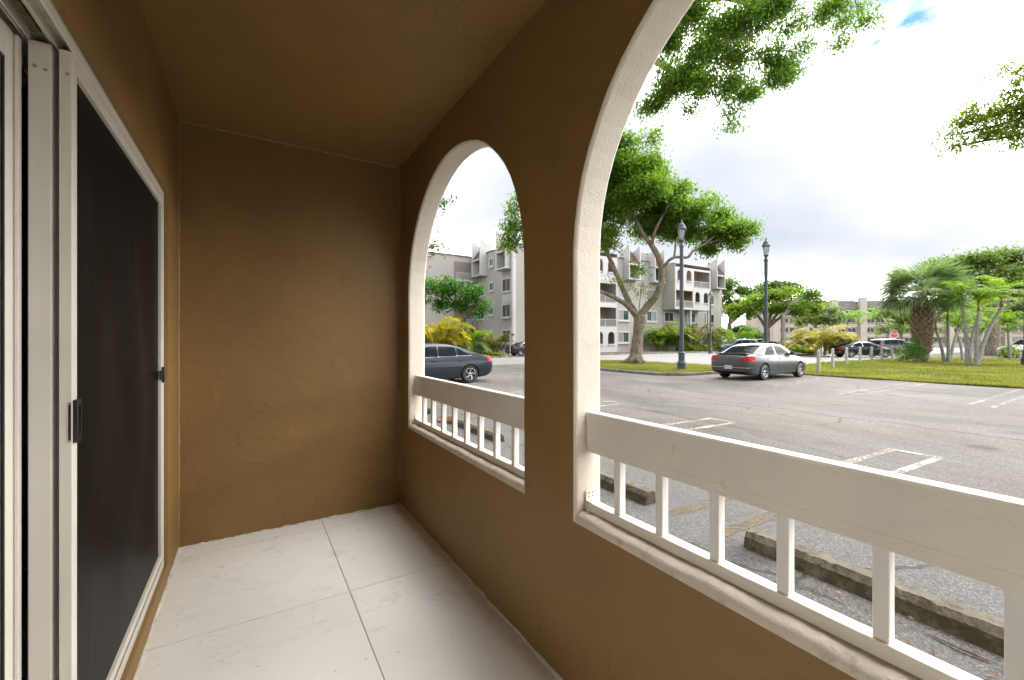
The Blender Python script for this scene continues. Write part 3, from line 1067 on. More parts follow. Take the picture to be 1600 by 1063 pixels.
# ---- sliding door: frame with tracks, sliding panel, fixed panel
XF = -0.362
sd_ = thing("sliding_glass_door", "white aluminium sliding glass door with head tracks at far left", "door", (-0.42, 1.0, DZ0))
fr = MB()
fr.box(XF - 0.145, XF, DY1 - 0.022, DY1 - 0.001, DZ0 + 0.001, DZ1 - 0.001)
fr.box(XF - 0.145, XF, DY0 + 0.001, DY0 + 0.022, DZ0 + 0.001, DZ1 - 0.001)
fr.build("jamb", M['alu'], sd_, bevel=0.002)
hd = MB()
hd.box(XF - 0.145, XF, DY0 + 0.022, DY1 - 0.022, 2.318, DZ1 - 0.001)
hd.build("head_frame", M['alu_dirty'], sd_)
for xa, zb in ((XF - 0.004, 2.291), (XF - 0.034, 2.297), (XF - 0.0415, 2.302), (XF - 0.078, 2.297), (XF - 0.0865, 2.300), (XF - 0.131, 2.286)):
    MB().box(xa, xa + 0.004, DY0 + 0.022, DY1 - 0.022, zb, 2.3175).build("track_fin", M['alu'], sd_, bevel=0.0006, seg=1)
MB().box(XF - 0.066, XF - 0.050, DY0 + 0.022, 1.405, 2.306, 2.3178).build("weatherstrip", M['pile'], sd_)
th = MB()
th.box(XF - 0.145, XF, DY0 + 0.022, DY1 - 0.022, DZ0 + 0.001, DZ0 + 0.022)
th.box(XF - 0.003, XF + 0.002, DY0 + 0.022, DY1 - 0.022, DZ0 + 0.022, DZ0 + 0.04)
th.build("threshold", M['alu'], sd_, bevel=0.001, seg=1)


def panel(x0, x1, y0, y1, z0, z1, stile, rail_, nm, key='alu'):
    f = MB()
    f.box(x0, x1, y0, y0 + stile, z0, z1)
    f.box(x0, x1, y1 - stile, y1, z0, z1)
    f.box(x0 + 0.001, x1 - 0.001, y0 + stile, y1 - stile, z0, z0 + rail_)
    f.box(x0 + 0.001, x1 - 0.001, y0 + stile, y1 - stile, z1 - rail_, z1)
    p_ = f.build(nm, M[key], sd_, bevel=0.002)
    xm = (x0 + x1) / 2
    MB().box(xm - 0.003, xm + 0.003, y0 + stile - 0.006, y1 - stile + 0.006, z0 + rail_ - 0.006, z1 - rail_ + 0.006).build("glass_pane", M['clear_glass' if nm == "fixed_panel" else 'door_glass'], p_)
    gk = MB()
    for s in (x1 - 0.0035,):
        gk.box(s, s + 0.004, y0 + stile, y0 + stile + 0.008, z0 + rail_, z1 - rail_)
        gk.box(s, s + 0.004, y1 - stile - 0.008, y1 - stile, z0 + rail_, z1 - rail_)
        gk.box(s, s + 0.004, y0 + stile, y1 - stile, z1 - rail_ - 0.008, z1 - rail_)
    gk.build("gasket", M['dark_gap'], p_)
    return p_


slide = panel(-0.438, -0.399, 1.420, 2.640, 0.515, 2.296, 0.06, 0.065, "sliding_panel")
fixed = panel(-0.487, -0.452, -3.87, 1.412, 0.513, 2.288, 0.058, 0.075, "fixed_panel")  # carried back behind the viewer, clear so the added blind bounces light
MB().box(-0.4515, -0.4445, 1.394, 1.412, 0.515, 2.286).build("interlock", M['alu'], fixed, bevel=0.002)
for xx, zz in ((-0.427, 2.237), (-0.409, 2.233)):
    MB().lathe([(0.0042, 0), (0.0036, -0.0016), (0.0012, -0.0008)], 12, (xx, 1.4195, zz), axis='y').build("screw", M['screw'], slide)
bl = thing("bounce_blind", "unseen white blind added behind the fixed glass panel to bounce light", "blind", (-0.56, -1.2, 0.45))  # added out of view to bounce light onto the arcade wall and rails
MB().box(-0.60, -0.55, -3.88, 1.33, 2.30, 2.34).build("head_rail", M['alu'], bl)
vane = None
for k in range(58):
    y = -3.86 + k * 0.09
    if vane is None:
        vane = MB().add([(-0.565, y, 0.45), (-0.545, y + 0.092, 0.45), (-0.545, y + 0.092, 2.30), (-0.565, y, 2.30), (-0.5655, y + 0.046, 0.45), (-0.5655, y + 0.046, 2.30)], [(0, 4, 5, 3), (4, 1, 2, 5)]).build("vane", M['blind'], bl)
    else:
        c = vane.copy()
        col.objects.link(c)
        c.location = vane.location + Vector((0, k * 0.09, 0))
MB().box(-0.62, -0.60, -3.9, 1.33, 0.42, 2.36).build("backing", M['blind'], bl)

sc_ = thing("screen_door", "sliding insect screen door with black mesh and white frame", "door", (-0.374, 2.0, DZ0))
f = MB()
SX0, SX1, SY0, SY1, SZ0, SZ1 = -0.387, -0.3645, 1.420, 2.647, 0.532, 2.291
f.box(SX0, SX1, SY0, SY0 + 0.036, SZ0, SZ1)
f.box(SX0, SX1, SY1 - 0.028, SY1, SZ0, SZ1)
f.box(SX0 + 0.001, SX1 - 0.001, SY0 + 0.036, SY1 - 0.028, SZ0, SZ0 + 0.030)
f.box(SX0 + 0.001, SX1 - 0.001, SY0 + 0.036, SY1 - 0.028, SZ1 - 0.036, SZ1)
f.build("frame", M['alu'], sc_, bevel=0.0018)
s = MB()
ny, nz = 24, 34
vs = []
for i in range(ny + 1):
    for j in range(nz + 1):
        y = SY0 + 0.033 + (SY1 - SY0 - 0.058) * i / ny
        z = SZ0 + 0.027 + (SZ1 - SZ0 - 0.06) * j / nz
        sag = math.sin(math.pi * i / ny) * math.sin(math.pi * j / nz)
        vs.append((-0.3765 + 0.007 * sag * math.sin(i * 0.55 + 0.9 * math.sin(j * 0.3)), y, z))
s.add(vs, [(i * (nz + 1) + j, (i + 1) * (nz + 1) + j, (i + 1) * (nz + 1) + j + 1, i * (nz + 1) + j + 1) for i in range(ny) for j in range(nz)])
s.build("mesh_screen", M['screen'], sc_, smooth=True)
h = MB()
h.box(SX1, SX1 + 0.004, SY0 + 0.004, SY0 + 0.034, 1.352, 1.455)
h.box(SX1 + 0.004, SX1 + 0.009, SY0 + 0.004, SY0 + 0.012, 1.352, 1.455)
h.box(SX1 + 0.004, SX1 + 0.009, SY0 + 0.026, SY0 + 0.034, 1.352, 1.455)
h.box(SX1 + 0.004, SX1 + 0.009, SY0 + 0.012, SY0 + 0.026, 1.352, 1.366)
h.box(SX1 + 0.004, SX1 + 0.009, SY0 + 0.012, SY0 + 0.026, 1.441, 1.455)
h.box(SX1 - 0.006, SX1 - 0.001, SY0 - 0.003, SY0, 1.356, 1.451)
hh_ = h.build("latch_handle", M['black'], sc_, bevel=0.001, seg=1)
for zz in (1.359, 1.448):
    MB().lathe([(0.003, 0), (0.002, 0.001)], 8, (SX1 - 0.0035, SY0 - 0.0042, zz), axis='y').build("screw", M['screw'], hh_)
h = MB()
h.box(SX1, SX1 + 0.010, SY1 - 0.026, SY1 - 0.006, 1.395, 1.470)
h.box(SX1, SX1 + 0.004, SY1 - 0.06, SY1 - 0.027, 1.41, 1.455)
h.build("keeper", M['black'], sc_, bevel=0.001, seg=1)
MB().lathe([(0.004, 0), (0.003, -0.0014), (0.0012, -0.0006)], 12, (-0.372, 1.4195, 2.235), axis='y').build("screw", M['screw'], sc_)

# ---- wheel stops
def wheel_stop(y0, y1, label, seedv, dx=0.0):
    rs = random.Random(seedv)
    x0 = 3.235 + dx
    prof = [(0.0, 0.0), (0.012, 0.085), (0.04, 0.128), (0.125, 0.132), (0.158, 0.09), (0.17, 0.0)]
    n = 60
    vs, fs = [], []
    k = len(prof)
    for i in range(n + 1):
        y = y0 + (y1 - y0) * i / n
        e = 1.0 if 0 < i < n else 0.93
        chip = rs.random() < 0.12
        for q, (x, z) in enumerate(prof):
            j = rs.uniform(-0.0025, 0.0025)
            zz = z * e
            if chip and q in (2, 3):
                zz -= rs.uniform(0.004, 0.014)
            vs.append((x0 + x + j + (0.012 if e < 1 and q < 3 else 0), y + (rs.uniform(-.004, .004) if 0 < q < k - 1 else 0), max(0, zz + (j if z > 0 else 0))))
    for i in range(n):
        for q in range(k - 1):
            fs.append((i * k + q, i * k + q + 1, (i + 1) * k + q + 1, (i + 1) * k + q))
    fs += [tuple(range(k)), tuple(n * k + q for q in range(k - 1, -1, -1))]
    o = MB().add(vs, fs).build("wheel_stop", M['stop'])
    tag(o, label, "wheel stop", "concrete wheel stops along the building")


wheel_stop(0.06, 1.86, "longest looking mossy concrete wheel stop below the near railing, chipped on top", 1)
wheel_stop(2.82, 4.62, "mossy wheel stop whose end shows beside the arch pillar, left of the yellowed stripes", 2)
wheel_stop(5.78, 7.55, "dark mossy wheel stop behind the far railing beside brown debris", 3, 0.01)
wheel_stop(8.75, 10.5, "small far wheel stop seen through the leftmost balusters", 4, 0.02)

# loose debris by the wheel stops
def litter(n, cx, cy, sx, sy, size, label, seedv, key='dry', z=0.01):
    r = np.random.default_rng(seedv)
    v, t = [], []
    for i in range(n):
        c = np.array([r.normal(cx, sx), r.normal(cy, sy), z + r.uniform(0, size * 0.6)])
        a = r.uniform(0, 6.28)
        d = np.array([math.cos(a), math.sin(a), r.uniform(-0.3, 0.5)]) * size * r.uniform(0.5, 1.3)
        w = np.array([-math.sin(a), math.cos(a), r.uniform(-0.5, 0.5)]) * size * 0.3
        v += [c - d, c - w + [0, 0, 0.01], c + d, c + w]
        t.append(r.uniform(0, 1))
    me = tint_mesh("leaf_litter", np.maximum(np.array(v), [-1e9, -1e9, 0.004]), np.arange(len(v)).reshape(-1, 4), t, M[key], 4)
    return tag(stuff(link("leaf_litter", me)), label, "leaf litter")


litter(90, 3.35, 7.75, 0.10, 0.22, 0.09, "heap of reddish brown dead palm leaf pieces against a wheel stop", 3)
litter(45, 3.0, 0.62, 0.18, 0.35, 0.02, "scattered dry leaf bits on asphalt beside the near wheel stop", 5)
litter(70, 2.6, 3.2, 0.7, 1.2, 0.014, "tiny leaf crumbs on the asphalt behind the yellowed stripes", 6)
tw = MB().tube([(3.12, 0.55, 0.012), (3.10, 0.66, 0.02), (3.13, 0.78, 0.012)], [0.006, 0.008, 0.005], 6)
tag(tw.build("twig", M['bark']), "reddish twig lying beside the end of the near wheel stop", "twig")

# ================================================================== BUILDINGS
FH = 2.95


def arch2d(c, hw, z0, z1, n=10):
    """arched outline in (u, z)"""
    sp = z1 - hw
    return [(c + hw, z0)] + [(c + hw * math.cos(math.pi * k / n), sp + hw * math.sin(math.pi * k / n)) for k in range(n + 1)] + [(c - hw, z0)]


def window(fn, u0, u1, z0, z1, parent, trim=0.16, mull=1, blind=0.0):
    """white surround proud of the wall, recessed panes, sill. fn(u, z, d) -> xyz with d outwards"""
    w = MB()
    w.plate([(u0 - trim, z0 - trim), (u1 + trim, z0 - trim), (u1 + trim, z1 + trim), (u0 - trim, z1 + trim)], [[(u0, z0), (u1, z0), (u1, z1), (u0, z1)]], 0.003, 0.10, fn)
    o = w.build("window", M['b_white'], parent)
    step = (u1 - u0) / (mull + 1)
    for k in range(mull + 1):
        a, b_ = u0 + k * step, u0 + (k + 1) * step
        MB().box(a + 0.03, b_ - 0.03, z0 + 0.03, z1 - 0.03, 0.012, 0.03, fn=lambda u, z, d: fn(u, z, d)).build("pane", M['b_blind'] if (k + int(u0 * 7)) % 3 == 0 and blind else M['b_win'], o)
    fr = MB()
    for k in range(mull + 2):
        a = u0 + k * step
        fr.box(max(u0, a - 0.035), min(u1, a + 0.035), z0, z1, 0.02, 0.06, fn=fn)
    fr.box(u0, u1, z0, z0 + 0.05, 0.02, 0.058, fn=fn)
    fr.box(u0, u1, z1 - 0.05, z1, 0.02, 0.058, fn=fn)
    fr.build("sash", M['b_white'], o)
    MB().box(u0 - trim - 0.03, u1 + trim + 0.03, z0 - trim - 0.07, z0 - trim + 0.001, 0.002, 0.17, fn=fn).build("sill", M['b_white'], o)
    return o


def railing_far(fn, u0, u1, z, d, parent, h=0.95):
    r = MB()
    r.box(u0, u1, z + h - 0.09, z + h, d - 0.10, d, fn=fn)
    r.box(u0, u1, z + 0.03, z + 0.10, d - 0.08, d - 0.02, fn=fn)
    n = max(2, int((u1 - u0) / 0.15))
    for k in range(n + 1):
        a = u0 + (u1 - u0) * k / n
        r.box(a - 0.028, a + 0.028, z + 0.10, z + h - 0.09, d - 0.075, d - 0.03, fn=fn)
    return r.build("balcony_railing", M['picket'], parent)


def loggia(fn, u0, u1, zf, d, kind, parent):
    """one projecting balcony cell: slab, front with arches or open with railing, tan back wall"""
    zt = zf + FH
    MB().box(u0 + 0.06, u1 - 0.06, zf + 0.15, zt - 0.1, 0.004, 0.03, fn=fn).build("balcony_back_wall", M['b_tan'], parent)
    dr = MB().box(u0 + 0.25, u0 + 1.0, zf + 0.18, zf + 2.2, 0.032, 0.06, fn=fn).build("balcony_door", M['b_win'], parent)
    MB().box(u0, u1, zf - 0.12, zf + 0.16, 0.02, d, fn=fn).build("balcony_slab", M['b_white'], parent)
    f = MB()
    if kind == 'arch':
        n = 2 if u1 - u0 > 3.0 else 1
        w = (u1 - u0) / n
        holes = [arch2d(u0 + w * (k + 0.5), w * 0.29, zf + 1.0, zf + 2.5) for k in range(n)]
        f.plate([(u0, zf + 0.16), (u1, zf + 0.16), (u1, zt - 0.12), (u0, zt - 0.12)], holes, d - 0.18, d, fn)
        for k in range(n):
            c = u0 + w * (k + 0.5)
            f.box(c - w * 0.31, c + w * 0.31, zf + 0.86, zf + 0.98, d + 0.001, d + 0.12, fn=fn)
        f.build("arched_front", M['b_white'], parent)
    else:
        f.box(u0, u0 + 0.12, zf + 0.16, zt - 0.12, d - 0.18, d, fn=fn)
        f.box(u1 - 0.12, u1, zf + 0.16, zt - 0.12, d - 0.18, d, fn=fn)
        f.box(u0 + 0.12, u1 - 0.12, zt - 0.42, zt - 0.12, d - 0.18, d, fn=fn)
        m_ = (u0 + u1) / 2
        f.build("open_front", M['b_white'], parent)
        railing_far(fn, u0 + 0.12, m_ - 0.05, zf + 0.16, d - 0.02, parent)
        railing_far(fn, m_ + 0.05, u1 - 0.12, zf + 0.16, d - 0.02, parent)
        MB().box(m_ - 0.05, m_ + 0.05, zf + 0.16, zf + 1.12, d - 0.12, d - 0.02, fn=fn).build("railing_post", M['b_white'], parent)


def oriel(fn, u0, u1, parent, zb=9.7, zt=14.1, d=0.95):
    """window bay between two tall white fins under a steep brown tile roof"""
    for u in (u0, u1 - 0.16):
        MB().prism([(0.0, zb), (d, zb), (d, zt), (d - 0.25, zt + 0.04), (0.0, zt - 0.5), (-0.8, zt - 0.7), (-0.8, 12.2), (0.0, 12.2)], u, u + 0.16, lambda p, q, dd: fn(dd, q, p)).build("fin", M['b_white'], parent)
    MB().box(u0 - 0.08, u1 + 0.08, zb - 0.15, zb - 0.002, 0.002, d + 0.12, fn=fn).build("oriel_slab", M['b_white'], parent)
    rs = MB()
    rs.prism([(d - 0.05, zb + 2.0), (d - 0.05, zb + 2.12), (-0.7, zt - 0.3), (-0.7, zt - 0.5)], u0 + 0.162, u1 - 0.162, lambda p, q, dd: fn(dd, q, p))
    ro = rs.build("tile_roof", M['b_roof'], parent)
    n = 7
    for k in range(n):                      # courses of tile
        t = (k + 0.5) / n
        p_, q_ = d - 0.05 + (-0.65 - d) * t, zb + 2.15 + (zt - 0.3 - zb - 2.12) * t
        MB().box(u0 + 0.165, u1 - 0.165, q_ - 0.03, q_ + 0.035, p_ - 0.05, p_ + 0.05, fn=fn).build("tile_course", M['b_roof'], ro)
    MB().box(u0 + 0.162, u1 - 0.162, zb + 1.82, zb + 1.999, d - 0.25, d - 0.02, fn=fn).build("fascia", M['b_white'], parent)
    MB().box(u0 + 0.3, u1 - 0.3, zb + 0.4, zb + 1.8, 0.01, 0.05, fn=fn).build("oriel_window", M['b_win'], parent)
    MB().box((u0 + u1) / 2 - 0.04, (u0 + u1) / 2 + 0.04, zb + 0.4, zb + 1.8, 0.051, 0.09, fn=fn).build("mullion", M['b_white'], parent)


apt = thing("apartment_building", "cream four storey apartment building with arched balconies and brown tile dormers", "building", (40, 45, 0))
RZ = 12.35
SYF, WXF, NYF = 40.3, 25.0, 50.0
south = lambda u, z, d: (u, SYF - d, z)
west = lambda u, z, d: (WXF - d, u, z)
north = lambda u, z, d: (u, NYF - d, z)
mb = MB()
mb.box(WXF, 64.2, SYF, 52, 0, RZ)
mb.box(6, WXF, NYF, 62, 0, RZ)
mb.build("wall", M['b_wall'], apt)
cp = MB()
cp.box(WXF - 0.08, 64.28, SYF - 0.08, 52, RZ, RZ + 0.16)
cp.box(5.9, WXF - 0.08, NYF - 0.08, 62, RZ, RZ + 0.16)
cp.build("coping", M['b_coping'], apt)
for k in range(4):
    z0 = 1.3 + FH * k
    # south front
    if k < 3:
        for u in (42.1, 47.6, 51.3 if k < 2 else None, 61.0):
            if u is not None:
                window(south, u - 0.95, u + 0.95, z0, z0 + 1.3, apt, blind=1)
        window(south, 55.4, 57.2, z0, z0 + 1.3, apt, blind=1) if k < 2 else None
        window(south, 27.4, 29.2, z0, z0 + 1.3, apt)
    # west front
    if k < 3:
        window(west, 40.95, 42.65, z0, z0 + 1.4, apt, 0.14)
        window(west, 47.3, 49.0, z0, z0 + 1.35, apt, 0.14)
    window(west, 44.95, 45.75, z0 + 0.45, z0 + 1.35, apt, 0.16, 1)
    # recessed balconies at the inner corner
    MB().box(22.1, 24.4, z0 - 0.9, z0 + 1.5, 0.003, 0.03, fn=north).build("balcony_recess", M['b_recess'], apt)  # flat dark panel, the recess shade is put into its colour
    MB().box(21.9, 24.9, z0 - 1.15, z0 - 0.95, 0.002, 1.1, fn=north).build("balcony_slab", M['b_white'], apt)
    railing_far(north, 21.95, 24.85, z0 - 0.95, 1.08, apt)
MB().box(40.8, 42.8, 1.3 + FH + 1.62, 1.3 + 2 * FH - 0.26, 0.003, 0.05, fn=west).build("panel", M['b_white'], apt)
MB().prism([(0.0, 0.0), (0.45, 0.0), (0.45, RZ - 0.4), (0.0, RZ - 0.1)], 39.85, 40.22, lambda p, q, d: (WXF + 0.05 - p, d, q)).build("corner_fin", M['b_white'], apt)
oriel(west, 46.6, 48.9, apt)
oriel(west, 40.5, 42.7, apt)
oriel(south, 42.2, 44.4, apt)
oriel(south, 47.2, 49.3, apt)
oriel(south, 61.4, 63.6, apt)
oriel(north, 14.0, 16.2, apt)
# projecting balcony stack, upper two storeys
D2 = 2.1
MB().box(49.9, 50.04, 2 * FH, RZ, 0.002, D2, fn=south).build("balcony_side_wall", M['b_wall'], apt)
MB().box(57.96, 58.1, 2 * FH, RZ, 0.002, D2, fn=south).build("balcony_side_wall", M['b_wall'], apt)
bx = MB().box(49.85, 58.15, RZ - 0.11, RZ - 0.003, 0.002, D2 + 0.03, fn=south)
bx.build("balcony_roof", M['b_white'], apt)
loggia(south, 50.05, 54.0, 2 * FH + 0.12, D2, 'open', apt)
loggia(south, 54.0, 57.95, 2 * FH + 0.12, D2, 'arch', apt)
loggia(south, 50.05, 54.0, 3 * FH + 0.12, D2, 'arch', apt)
loggia(south, 54.0, 57.95, 3 * FH + 0.12, D2, 'open', apt)
for u in (53.6, 57.8):
    MB().box(u - 0.12, u + 0.12, 0.0, 2 * FH, D2 - 0.35, D2 - 0.1, fn=south).build("column", M['b_white'], apt)
# full height stack nearer the corner
MB().box(30.9, 31.04, 0, RZ, 0.002, D2, fn=south).build("balcony_side_wall", M['b_wall'], apt)
MB().box(38.86, 39.0, 0, RZ, 0.002, D2, fn=south).build("balcony_side_wall", M['b_wall'], apt)
MB().box(30.85, 39.05, RZ - 0.11, RZ - 0.003, 0.002, D2 + 0.03, fn=south).build("balcony_roof", M['b_white'], apt)
for k in range(4):
    loggia(south, 31.05, 35.0, k * FH + 0.12, D2, 'open' if k in (0, 3) else 'arch', apt)
    loggia(south, 35.0, 38.85, k * FH + 0.12, D2, 'arch' if k in (0, 3) else 'open', apt)
MB().box(44.9, 46.6, RZ + 0.165, 13.6, -1.6, -0.1, fn=south).build("roof_block", M['b_wall'], apt)

# ---- distant block behind the palms (front faces the camera)
far = thing("apartment_building", "distant tan apartment block with dark mansard roof and terracotta bands behind the palms", "building", (0, 0, 0))
ff = lambda u, z, d: (u, -d, z)
BW0, BW1 = -17.0, 58.0
mb = MB().box(BW0, BW1, 0, 10.0, 0, -12, fn=ff)
mb.build("wall", M['b_pink'], far)
u = BW0
k = 0
while u < BW1 - 7:
    MB().box(u, u + 1.7, 0, 12.4 if k % 2 else 11.9, 0.004, 0.9, fn=ff).build("stair_tower", M['b_pink'], far)
    a, b_ = u + 1.7, u + 7.3
    MB().prism([(0.5, 9.3), (-0.9, 11.7), (-3.0, 11.7), (-3.0, 9.3)], a + 0.01, b_, lambda p, q, d: ff(d, q, p)).build("mansard_roof", M['b_slate'], far)
    for fl_ in range(4):
        z = 0.2 + fl_ * 2.45
        if fl_ == 3:
            MB().box(a, b_, z + 0.1, z + 1.6, 0.005, 0.03, fn=ff).build("balcony_recess", M['b_win'], far)
            MB().box(a, b_, z - 0.1, z + 0.1, 0.01, 0.7, fn=ff).build("balcony_slab", M['b_pink'], far)
            railing_far(ff, a + 0.05, b_ - 0.05, z + 0.1, 0.68, far, 0.85)
            for q in range(4):
                MB().box(a + 0.4 + q * 1.4, a + 1.0 + q * 1.4, z + 0.12, z + 1.6, 0.032, 0.06, fn=ff).build("door_panel", M['b_white'], far)
        else:
            MB().box(a, b_, z - 0.30, z + 0.62, 0.005, 0.35, fn=ff).build("spandrel", M['b_pink'], far)
            MB().box(a, b_, z + 0.62, z + 0.80, 0.006, 0.40, fn=ff).build("band", M['b_orange'], far)
            for q in (0.5, 3.0):
                w_ = MB().box(a + q, a + q + 2.0, z + 0.95, z + 1.9, 0.005, 0.04, fn=ff).build("window", M['b_win'], far)
                MB().box(a + q + 0.95, a + q + 1.05, z + 0.95, z + 1.9, 0.042, 0.08, fn=ff).build("mullion", M['b_white'], w_)
                MB().box(a + q - 0.08, a + q + 2.08, z + 0.83, z + 0.945, 0.005, 0.12, fn=ff).build("sill", M['b_white'], w_)
    u += 7.3
    k += 1
c = G(1310, 108)
far.location = (c.x, c.y, 0)
far.rotation_euler = (0, 0, -YAW)

# ================================================================== VEGETATION
def leaves(centers, spread, n_per, size, r, droop=0.35, wid=0.42, tint0=0.5):
    """diamond leaves scattered round cluster centres"""
    C_ = np.asarray(centers)
    m = len(C_)
    n = m * n_per
    c = np.repeat(C_, n_per, 0) + r.normal(0, 1, (n, 3)) * np.array([spread, spread, spread * 0.7])
    yaw = r.uniform(0, 2 * np.pi, n)
    pit = r.normal(-droop, 0.55, n)
    d = np.stack([np.cos(yaw) * np.cos(pit), np.sin(yaw) * np.cos(pit), np.sin(pit)], 1)
    side = np.stack([-np.sin(yaw), np.cos(yaw), r.normal(0, 0.45, n)], 1)
    s = (size * r.uniform(0.6, 1.35, n))[:, None]
    v = np.empty((n, 4, 3))
    v[:, 0] = c - d * s * 0.5
    v[:, 1] = c - side * s * wid * 0.5 + d * s * 0.05
    v[:, 2] = c + d * s * 0.5
    v[:, 3] = c + side * s * wid * 0.5 + d * s * 0.05
    ct = np.repeat(r.normal(tint0, 0.16, m), n_per)
    t = np.clip(ct + r.normal(0, 0.13, n), 0, 1)
    return v.reshape(-1, 3), t


def clump_points(clumps, dens, r):
    pts = []
    for (c, rad) in clumps:
        # each clump is a handful of smaller lobes, so the outline is bumpy and gaps stay open
        n = max(5, int(dens * (rad[0] * rad[1] * rad[2]) ** 0.72))
        k = max(1, min(9, n // 6))
        lc = r.normal(0, 1, (k, 3))
        lc /= np.linalg.norm(lc, axis=1)[:, None] + 1e-9
        lc *= (r.uniform(0.2, 0.8, k))[:, None]
        which = r.integers(0, k, n)
        lr = r.uniform(0.36, 0.58, k) if k > 1 else np.array([0.95])
        q = r.normal(0, 1, (n, 3))
        q /= np.linalg.norm(q, axis=1)[:, None] + 1e-9
        q *= (r.uniform(0.1, 1, n) ** 0.5)[:, None] * lr[which][:, None]
        q = q + (lc[which] if k > 1 else 0)
        pts.append(np.asarray(c) + q * np.asarray(rad))
    return np.concatenate(pts)


def px_clumps(lst):
    out = []
    for px, py, t, rx, ry in lst:
        a, b_ = pm(rx, t), pm(ry, t)
        out.append((tuple(P(px, py, t)), (a, a, b_)))
    return out


def tree(name, label, limbs, clumps, dens=22, n_per=34, size=0.2, spread=0.34, leaf='leaf_a', bark='bark', seedv=1, auto=True, droop=0.35, group=None, cat="tree", twig_r=0.02, wid=0.42, tint0=0.5, hang=False):
    r = np.random.default_rng(seedv)
    base = Vector(limbs[0][0][0])
    t = thing(name, label, cat, (base.x, base.y, 0), group)
    tb = MB()
    nodes = []
    for pts, rad in limbs:
        # smooth and roughen the polyline
        P_ = [Vector(p) for p in pts]
        sm, rr = [], []
        for i in range(len(P_) - 1):
            p0, p1, p2, p3 = P_[max(i - 1, 0)], P_[i], P_[i + 1], P_[min(i + 2, len(P_) - 1)]
            for k in range(5):
                u = k / 5
                q = 0.5 * ((2 * p1) + (p2 - p0) * u + (2 * p0 - 5 * p1 + 4 * p2 - p3) * u * u + (3 * p1 - p0 - 3 * p2 + p3) * u ** 3)
                sm.append(q)
                rr.append((rad[i] * (1 - u) + rad[i + 1] * u) * r.uniform(0.93, 1.07))
        sm.append(P_[-1])
        rr.append(rad[-1])
        tb.tube(sm, rr, 12)
        nodes += [(q, w) for q, w in zip(sm, rr) if q.z > base.z + 1.2]
    N0 = np.array([tuple(q) for q, w in nodes])
    extra = []
    if auto:
        for c, rad in clumps:
            cv = Vector(c)
            d = np.linalg.norm((N0 - np.array(c)) * np.array([1, 1, 1.6]), axis=1) + np.where(N0[:, 2] > c[2], 0.0 if hang else 6.0, 0)
            k = int(d.argmin())
            s, w = nodes[k]
            w = min(w * 0.6, 0.025 + 0.011 * (cv - s).length)
            mid = s.lerp(cv, 0.5) + Vector((r.normal(0, 0.25), r.normal(0, 0.25), 0.10 * (cv - s).length))
            pts = [s, s.lerp(mid, 0.5) + Vector((0, 0, 0.05)), mid, mid.lerp(cv, 0.6) + Vector((r.normal(0, .1), r.normal(0, .1), 0)), cv]
            tb.tube(pts, [w, w * 0.85, w * 0.65, w * 0.45, w * 0.25], 7)
            extra += [(p_, w * 0.4) for p_ in pts[1:]]
    pts = clump_points(clumps, dens, r)
    allN = np.array([tuple(q) for q, w in nodes + extra])
    for q in pts[::2]:                          # twigs carrying the leaf clusters
        d = np.linalg.norm(allN - q, axis=1)
        s = allN[int(d.argmin())]
        m_ = (s + q) / 2 + r.normal(0, 0.12, 3)
        tb.tube([s, m_, q], [twig_r, twig_r * 0.7, twig_r * 0.35], 3, cap=False)
    tb.build("trunk", M[bark], t, smooth=True, merge=False)
    v, ti = leaves(pts, spread, n_per, size, r, droop, wid, tint0)
    off = np.array([base.x, base.y, 0])
    me = tint_mesh("crown", v - off, np.arange(len(v)).reshape(-1, 4), ti, M[leaf], 4)
    link("crown", me, t)
    return t


# ---- island tree
T = 27.0
lim = lambda pts, t=T: [P(a, b_, t + (c if len(rest) == 0 else 0)) for a, b_, c, *rest in pts]
L1 = []
b0 = P(993, 569, 27); b0.z = 0.1
L1.append(([b0, P(994, 560, 27), P(995, 540, 27), P(998, 515, 27), P(1000, 492, 27)], [0.72, 0.50, 0.40, 0.38, 0.42]))
L1.append(([P(1000, 496, 27), P(1012, 478, 26.9), P(1024, 464, 26.6), P(1034, 440, 26.4), P(1032, 412, 26.4), P(1021, 388, 26.6), P(1002, 362, 27), P(985, 325, 27), P(972, 280, 27)], [0.34, 0.32, 0.30, 0.27, 0.25, 0.22, 0.19, 0.14, 0.08]))
L1.append(([P(1033, 428, 26.4), P(1041, 412, 26.2), P(1052, 403, 26), P(1064, 402, 25.8), P(1075, 402, 25.7), P(1084, 391, 25.7), P(1100, 382, 25.8), P(1125, 362, 26)], [0.13, 0.13, 0.12, 0.12, 0.11, 0.10, 0.09, 0.05]))
L1.append(([P(1053, 403, 26), P(1055, 390, 26), P(1056, 378, 26), P(1062, 368, 26.2), P(1078, 345, 26.5)], [0.09, 0.08, 0.06, 0.06, 0.04]))
L1.append(([P(1018, 385, 26.6), P(1024, 360, 26.5), P(1040, 330, 26.8), P(1052, 300, 27)], [0.14, 0.13, 0.10, 0.05]))
L1.append(([P(999, 500, 27), P(986, 478, 27.2), P(975, 455, 27.4), P(963, 428, 27.6), P(951, 400, 27.8), P(938, 378, 28), P(915, 345, 28.5), P(890, 310, 28.5)], [0.30, 0.27, 0.24, 0.21, 0.19, 0.17, 0.12, 0.06]))
L1.append(([P(997, 498, 27), P(980, 478, 26.8), P(962, 466, 26.5), P(944, 458, 26.2), P(915, 445, 26), P(880, 420, 26), P(840, 390, 26.5)], [0.24, 0.22, 0.18, 0.15, 0.12, 0.09, 0.04]))
